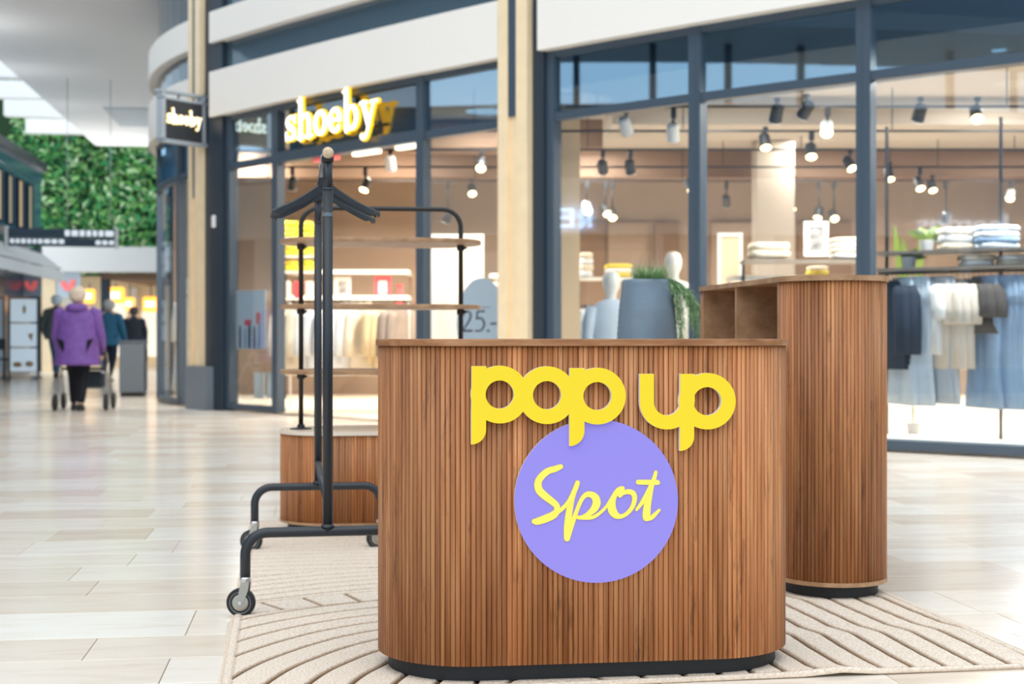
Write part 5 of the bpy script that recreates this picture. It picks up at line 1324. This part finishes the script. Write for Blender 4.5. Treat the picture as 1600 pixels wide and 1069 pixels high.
    for z, wx, wy in ((.85, .040, .042), (.835, .058, .052), (.815, .098, .062), (.79, .128, .075), (.72, .130, .090), (.64, .126, .098), (.56, .140, .118), (hem+.02, .152, .128), (hem, .154, .130), (hem+.005, .135, .115)):
        rings.append([(wx*wide*math.cos(2*PI*j/24)*(1+.012*math.sin(j*3+z*60)), y_(z)+wy*math.sin(2*PI*j/24)*(1+.02*math.sin(z*90)), z) for j in range(24)])
    mb.loft(rings)
    for i, s in enumerate((-1, 1)):
        a, b, c = sh[i], el[i], hs[i]-wr[i]*.022; pts = [a-Vector((s*.03, 0, 0)), a+Vector((s*.008, 0, -.012)), a.lerp(b, .5), b, b.lerp(c, .5), c]
        mb.tube(pts, [.045, .050, .045, .040, .036, .031], 12)
    part(mb, 'jacket', coat)
    if hood:
        mb = MB(); mb.csm = True; mb.loft([[(wx*math.cos(a), y_(z)-.03+wy*math.sin(a), z) for a in [2*PI*j/18 for j in range(18)]] for z, wx, wy in ((.795, .05, .045), (.80, .085, .062), (.825, .092, .066), (.85, .074, .058), (.86, .05, .04))]); part(mb, 'hood', coat)
    # hair: cap round the back and sides
    mb = MB(); mb.csm = True; hz = .937
    mb.loft([[(wx*math.cos(a), y_(.93)+.006+off+wy*math.sin(a), z) for a in [2*PI*j/18 for j in range(18)]] for z, wx, wy, off in ((.872, .040, .030, -.022), (.895, .060, .052, -.016), (.93, .070, .064, -.010), (.965, .064, .062, -.004), (.988, .042, .044, -.002), (.998, .014, .016, 0))]); part(mb, 'hair', hair)
    return body
m_pur = mat('coat_purple', (116, 78, 158), .6, noise=.15, nscale=14, bump=.4, bscale=16)
wl_ = G(121, 642); Hw = 1.50
person('person in a purple hooded jacket and black trousers pushing a walking frame', (wl_.x, wl_.y, 0), Hw, .10, m_pur, cloth('black', (30, 32, 38)), mat('hair_blond', (214, 196, 176), .7, noise=.12, nscale=40), .365, .13, ((-.165, .16, .44), (.165, .16, .44)), True, 1.18, .03)
# walking frame in front of the walker
rl = thing('rollator', 'metal rollator walking frame pushed by the person in purple', 'walking frame', (wl_.x+.0, wl_.y+.30, 0), .10)
for s in (-1, 1):
    mb = MB(); mb.tube(fillet([(s*.28, -.28, .69), (s*.28, -.12, .70), (s*.28, -.02, .55), (s*.29, .22, .12)], .05, 4), .012, 8); mb.tube([(s*.28, -.04, .56), (s*.30, -.26, .12)], .011, 8); mb.build('side_frame', M['satin'], rl)
    mb = MB(); mb.tube([(s*.28, -.30, .69), (s*.28, -.18, .70)], .019, 8); mb.build('hand_grip', M['blackplastic'], rl)
    for y in (-.27, .23):
        T = Matrix.Translation((s*.30, y, .10)) @ Matrix.Rotation(PI/2, 4, 'Y')
        mb = MB(); mb.lathe([(.05, -.018), (.09, -.02), (.10, -.012), (.10, .012), (.09, .02), (.05, .018)], 20, T); mb.lathe([(.02, -.022), (.02, .022)], 10, T); mb.build('wheel', M['rubber'], rl)
mb = MB(); mb.box((0, .05, .50), (.52, .26, .03), bev=.01); mb.build('seat', M['blackplastic'], rl)
mb = MB(); mb.box((0, .22, .36), (.40, .14, .22), bev=.03); mb.build('bag', M['framedark'], rl)
p_ = G(171, 597); person('person with grey hair in a blue jacket walking ahead of the purple walker', (p_.x, p_.y, 0), 1.62, -.1, mat('coat_blue', (44, 108, 142), .7, noise=.15, nscale=8), cloth('navy', (46, 54, 68)), mat('hair_grey', (206, 204, 202), .7), .44, .15)
p_ = P(209, 600, 32.5); person('person in a dark navy jacket behind the grey litter bin', (p_.x, 32.5, 0), 1.58, .2, mat('coat_dark', (42, 50, 62), .7), cloth('black', (30, 32, 38)), mat('hair_dark', (92, 84, 84), .7), .44, .12)
p_ = P(89, 590, 30.6); person('person in a grey green jacket and pale cap left of the purple walker', (p_.x, 30.6, 0), 1.80, .05, mat('coat_grey_green', (92, 96, 92), .8, noise=.15, nscale=6), mat('jeans_blue', (70, 104, 140), .8), mat('cap_pale', (222, 232, 240), .7), .46, .14)

# ------------------------------------------------------------ signs opposite whose mirror images show in the glass
def mirror_hit(px, py):
    s = s_px(px); q, t, n = path(s); d = Vector(((px-800)/F, 1, -(py-HZ)/F)); o = Vector((q.x, q.y, HC-(py-HZ)/F*q.y))
    n3 = Vector((n.x, n.y, 0)); r = d-n3*(2*d.dot(n3))
    # meet the opposite building line, slightly in front of its fascia
    b = Vector((LP.x, LP.y, 0))+Vector((LN.x, LN.y, 0))*.10; nn = Vector((LN.x, LN.y, 0)); k = (b-Vector((o.x, o.y, 0))).dot(nn)/Vector((r.x, r.y, 0)).dot(nn)
    return o+r*k
SANS = {
 'N': (.86, [L(.10, .05, .10, .95, .13), L(.10, .95, .66, .05, .13), L(.66, .05, .66, .95, .13)]), 'E': (.66, [L(.10, .05, .10, .95, .13), L(.1, .94, .52, .94, .12), L(.1, .5, .48, .5, .12), L(.1, .06, .52, .06, .12)]),
 'l': (.26, [L(.12, 0, .12, 1.35, .14)]), 'o': (.72, [ring2(.35, .45, .27, .40, .14, thin=1)]), 'e': (.70, [ring2(.35, .45, .27, .40, .14, .05, 5.6, thin=1), L(.1, .46, .6, .46, .12)]),
 'n': (.70, [L(.12, 0, .12, .88, .14), [(.12, .6, .14), (.25, .82, .14), (.42, .84, .14), (.54, .68, .14), (.55, .4, .14), (.55, 0, .14)]]),
 'i': (.26, [L(.12, 0, .12, .85, .14), L(.12, 1.12, .12, 1.2, .15)]), 'd': (.74, [L(.58, 0, .58, 1.35, .14), ring2(.34, .45, .25, .40, .14, thin=1)]),
 'a': (.70, [L(.56, 0, .56, .86, .14), ring2(.32, .43, .24, .38, .14, thin=1)]), 's': (.60, [[(.5, .74, .13), (.3, .84, .13), (.12, .70, .13), (.28, .48, .13), (.46, .34, .13), (.44, .1, .13), (.25, .04, .13), (.08, .14, .13)]])}
def opposite_sign(word, pxl, pxr, pyt, pyb, label, m, nm):
    """pxl is where the word starts in the mirror image (reading right to left)"""
    a0, a1 = mirror_hit(pxr, pyb), mirror_hit(pxl, pyb); tz = mirror_hit((pxl+pxr)/2, pyt).z
    d = a1-a0; d.z = 0; wd = d.length; tot_ = sum(SANS[q][0] for q in word); kx = wd/tot_
    o = thing(nm, label, 'sign', (a0.x, a0.y, (a0.z+a1.z)/2), math.atan2(d.y, d.x)); x = 0; hz = max(.1, tz-(a0.z+a1.z)/2)
    # the front must face the walkway
    nrm = Vector((math.sin(o.rotation_euler.z), -math.cos(o.rotation_euler.z)))
    sgn_ = 1 if nrm.dot(LN) > 0 else -1
    for q in word:
        mb = MB()
        for st in SANS[q][1]: stroke(mb, st, 0.02*sgn_, -.05*sgn_, lambda a, b, x=x: ((a+x)*kx, b*hz), 0, 0, 3)
        mb.build('letter', m, o); x += SANS[q][0]
    mb = MB(); mb.bb(0, wd, .02*sgn_, .06*sgn_, hz*.3, hz*.4); mb.build('mounting_bar', M['framedark'], o)
opposite_sign('NE', 872, 930, 326, 355, 'lit blue-white lettering on the building opposite the shop', M['litcool'], 'lit_lettering')
opposite_sign('leonidas', 1437, 1568, 343, 364, 'white lettering on the fascia of the building opposite the right-hand pane', mat('lit_pale', (240, 244, 250), .5, emit=1.5), 'shop_lettering')
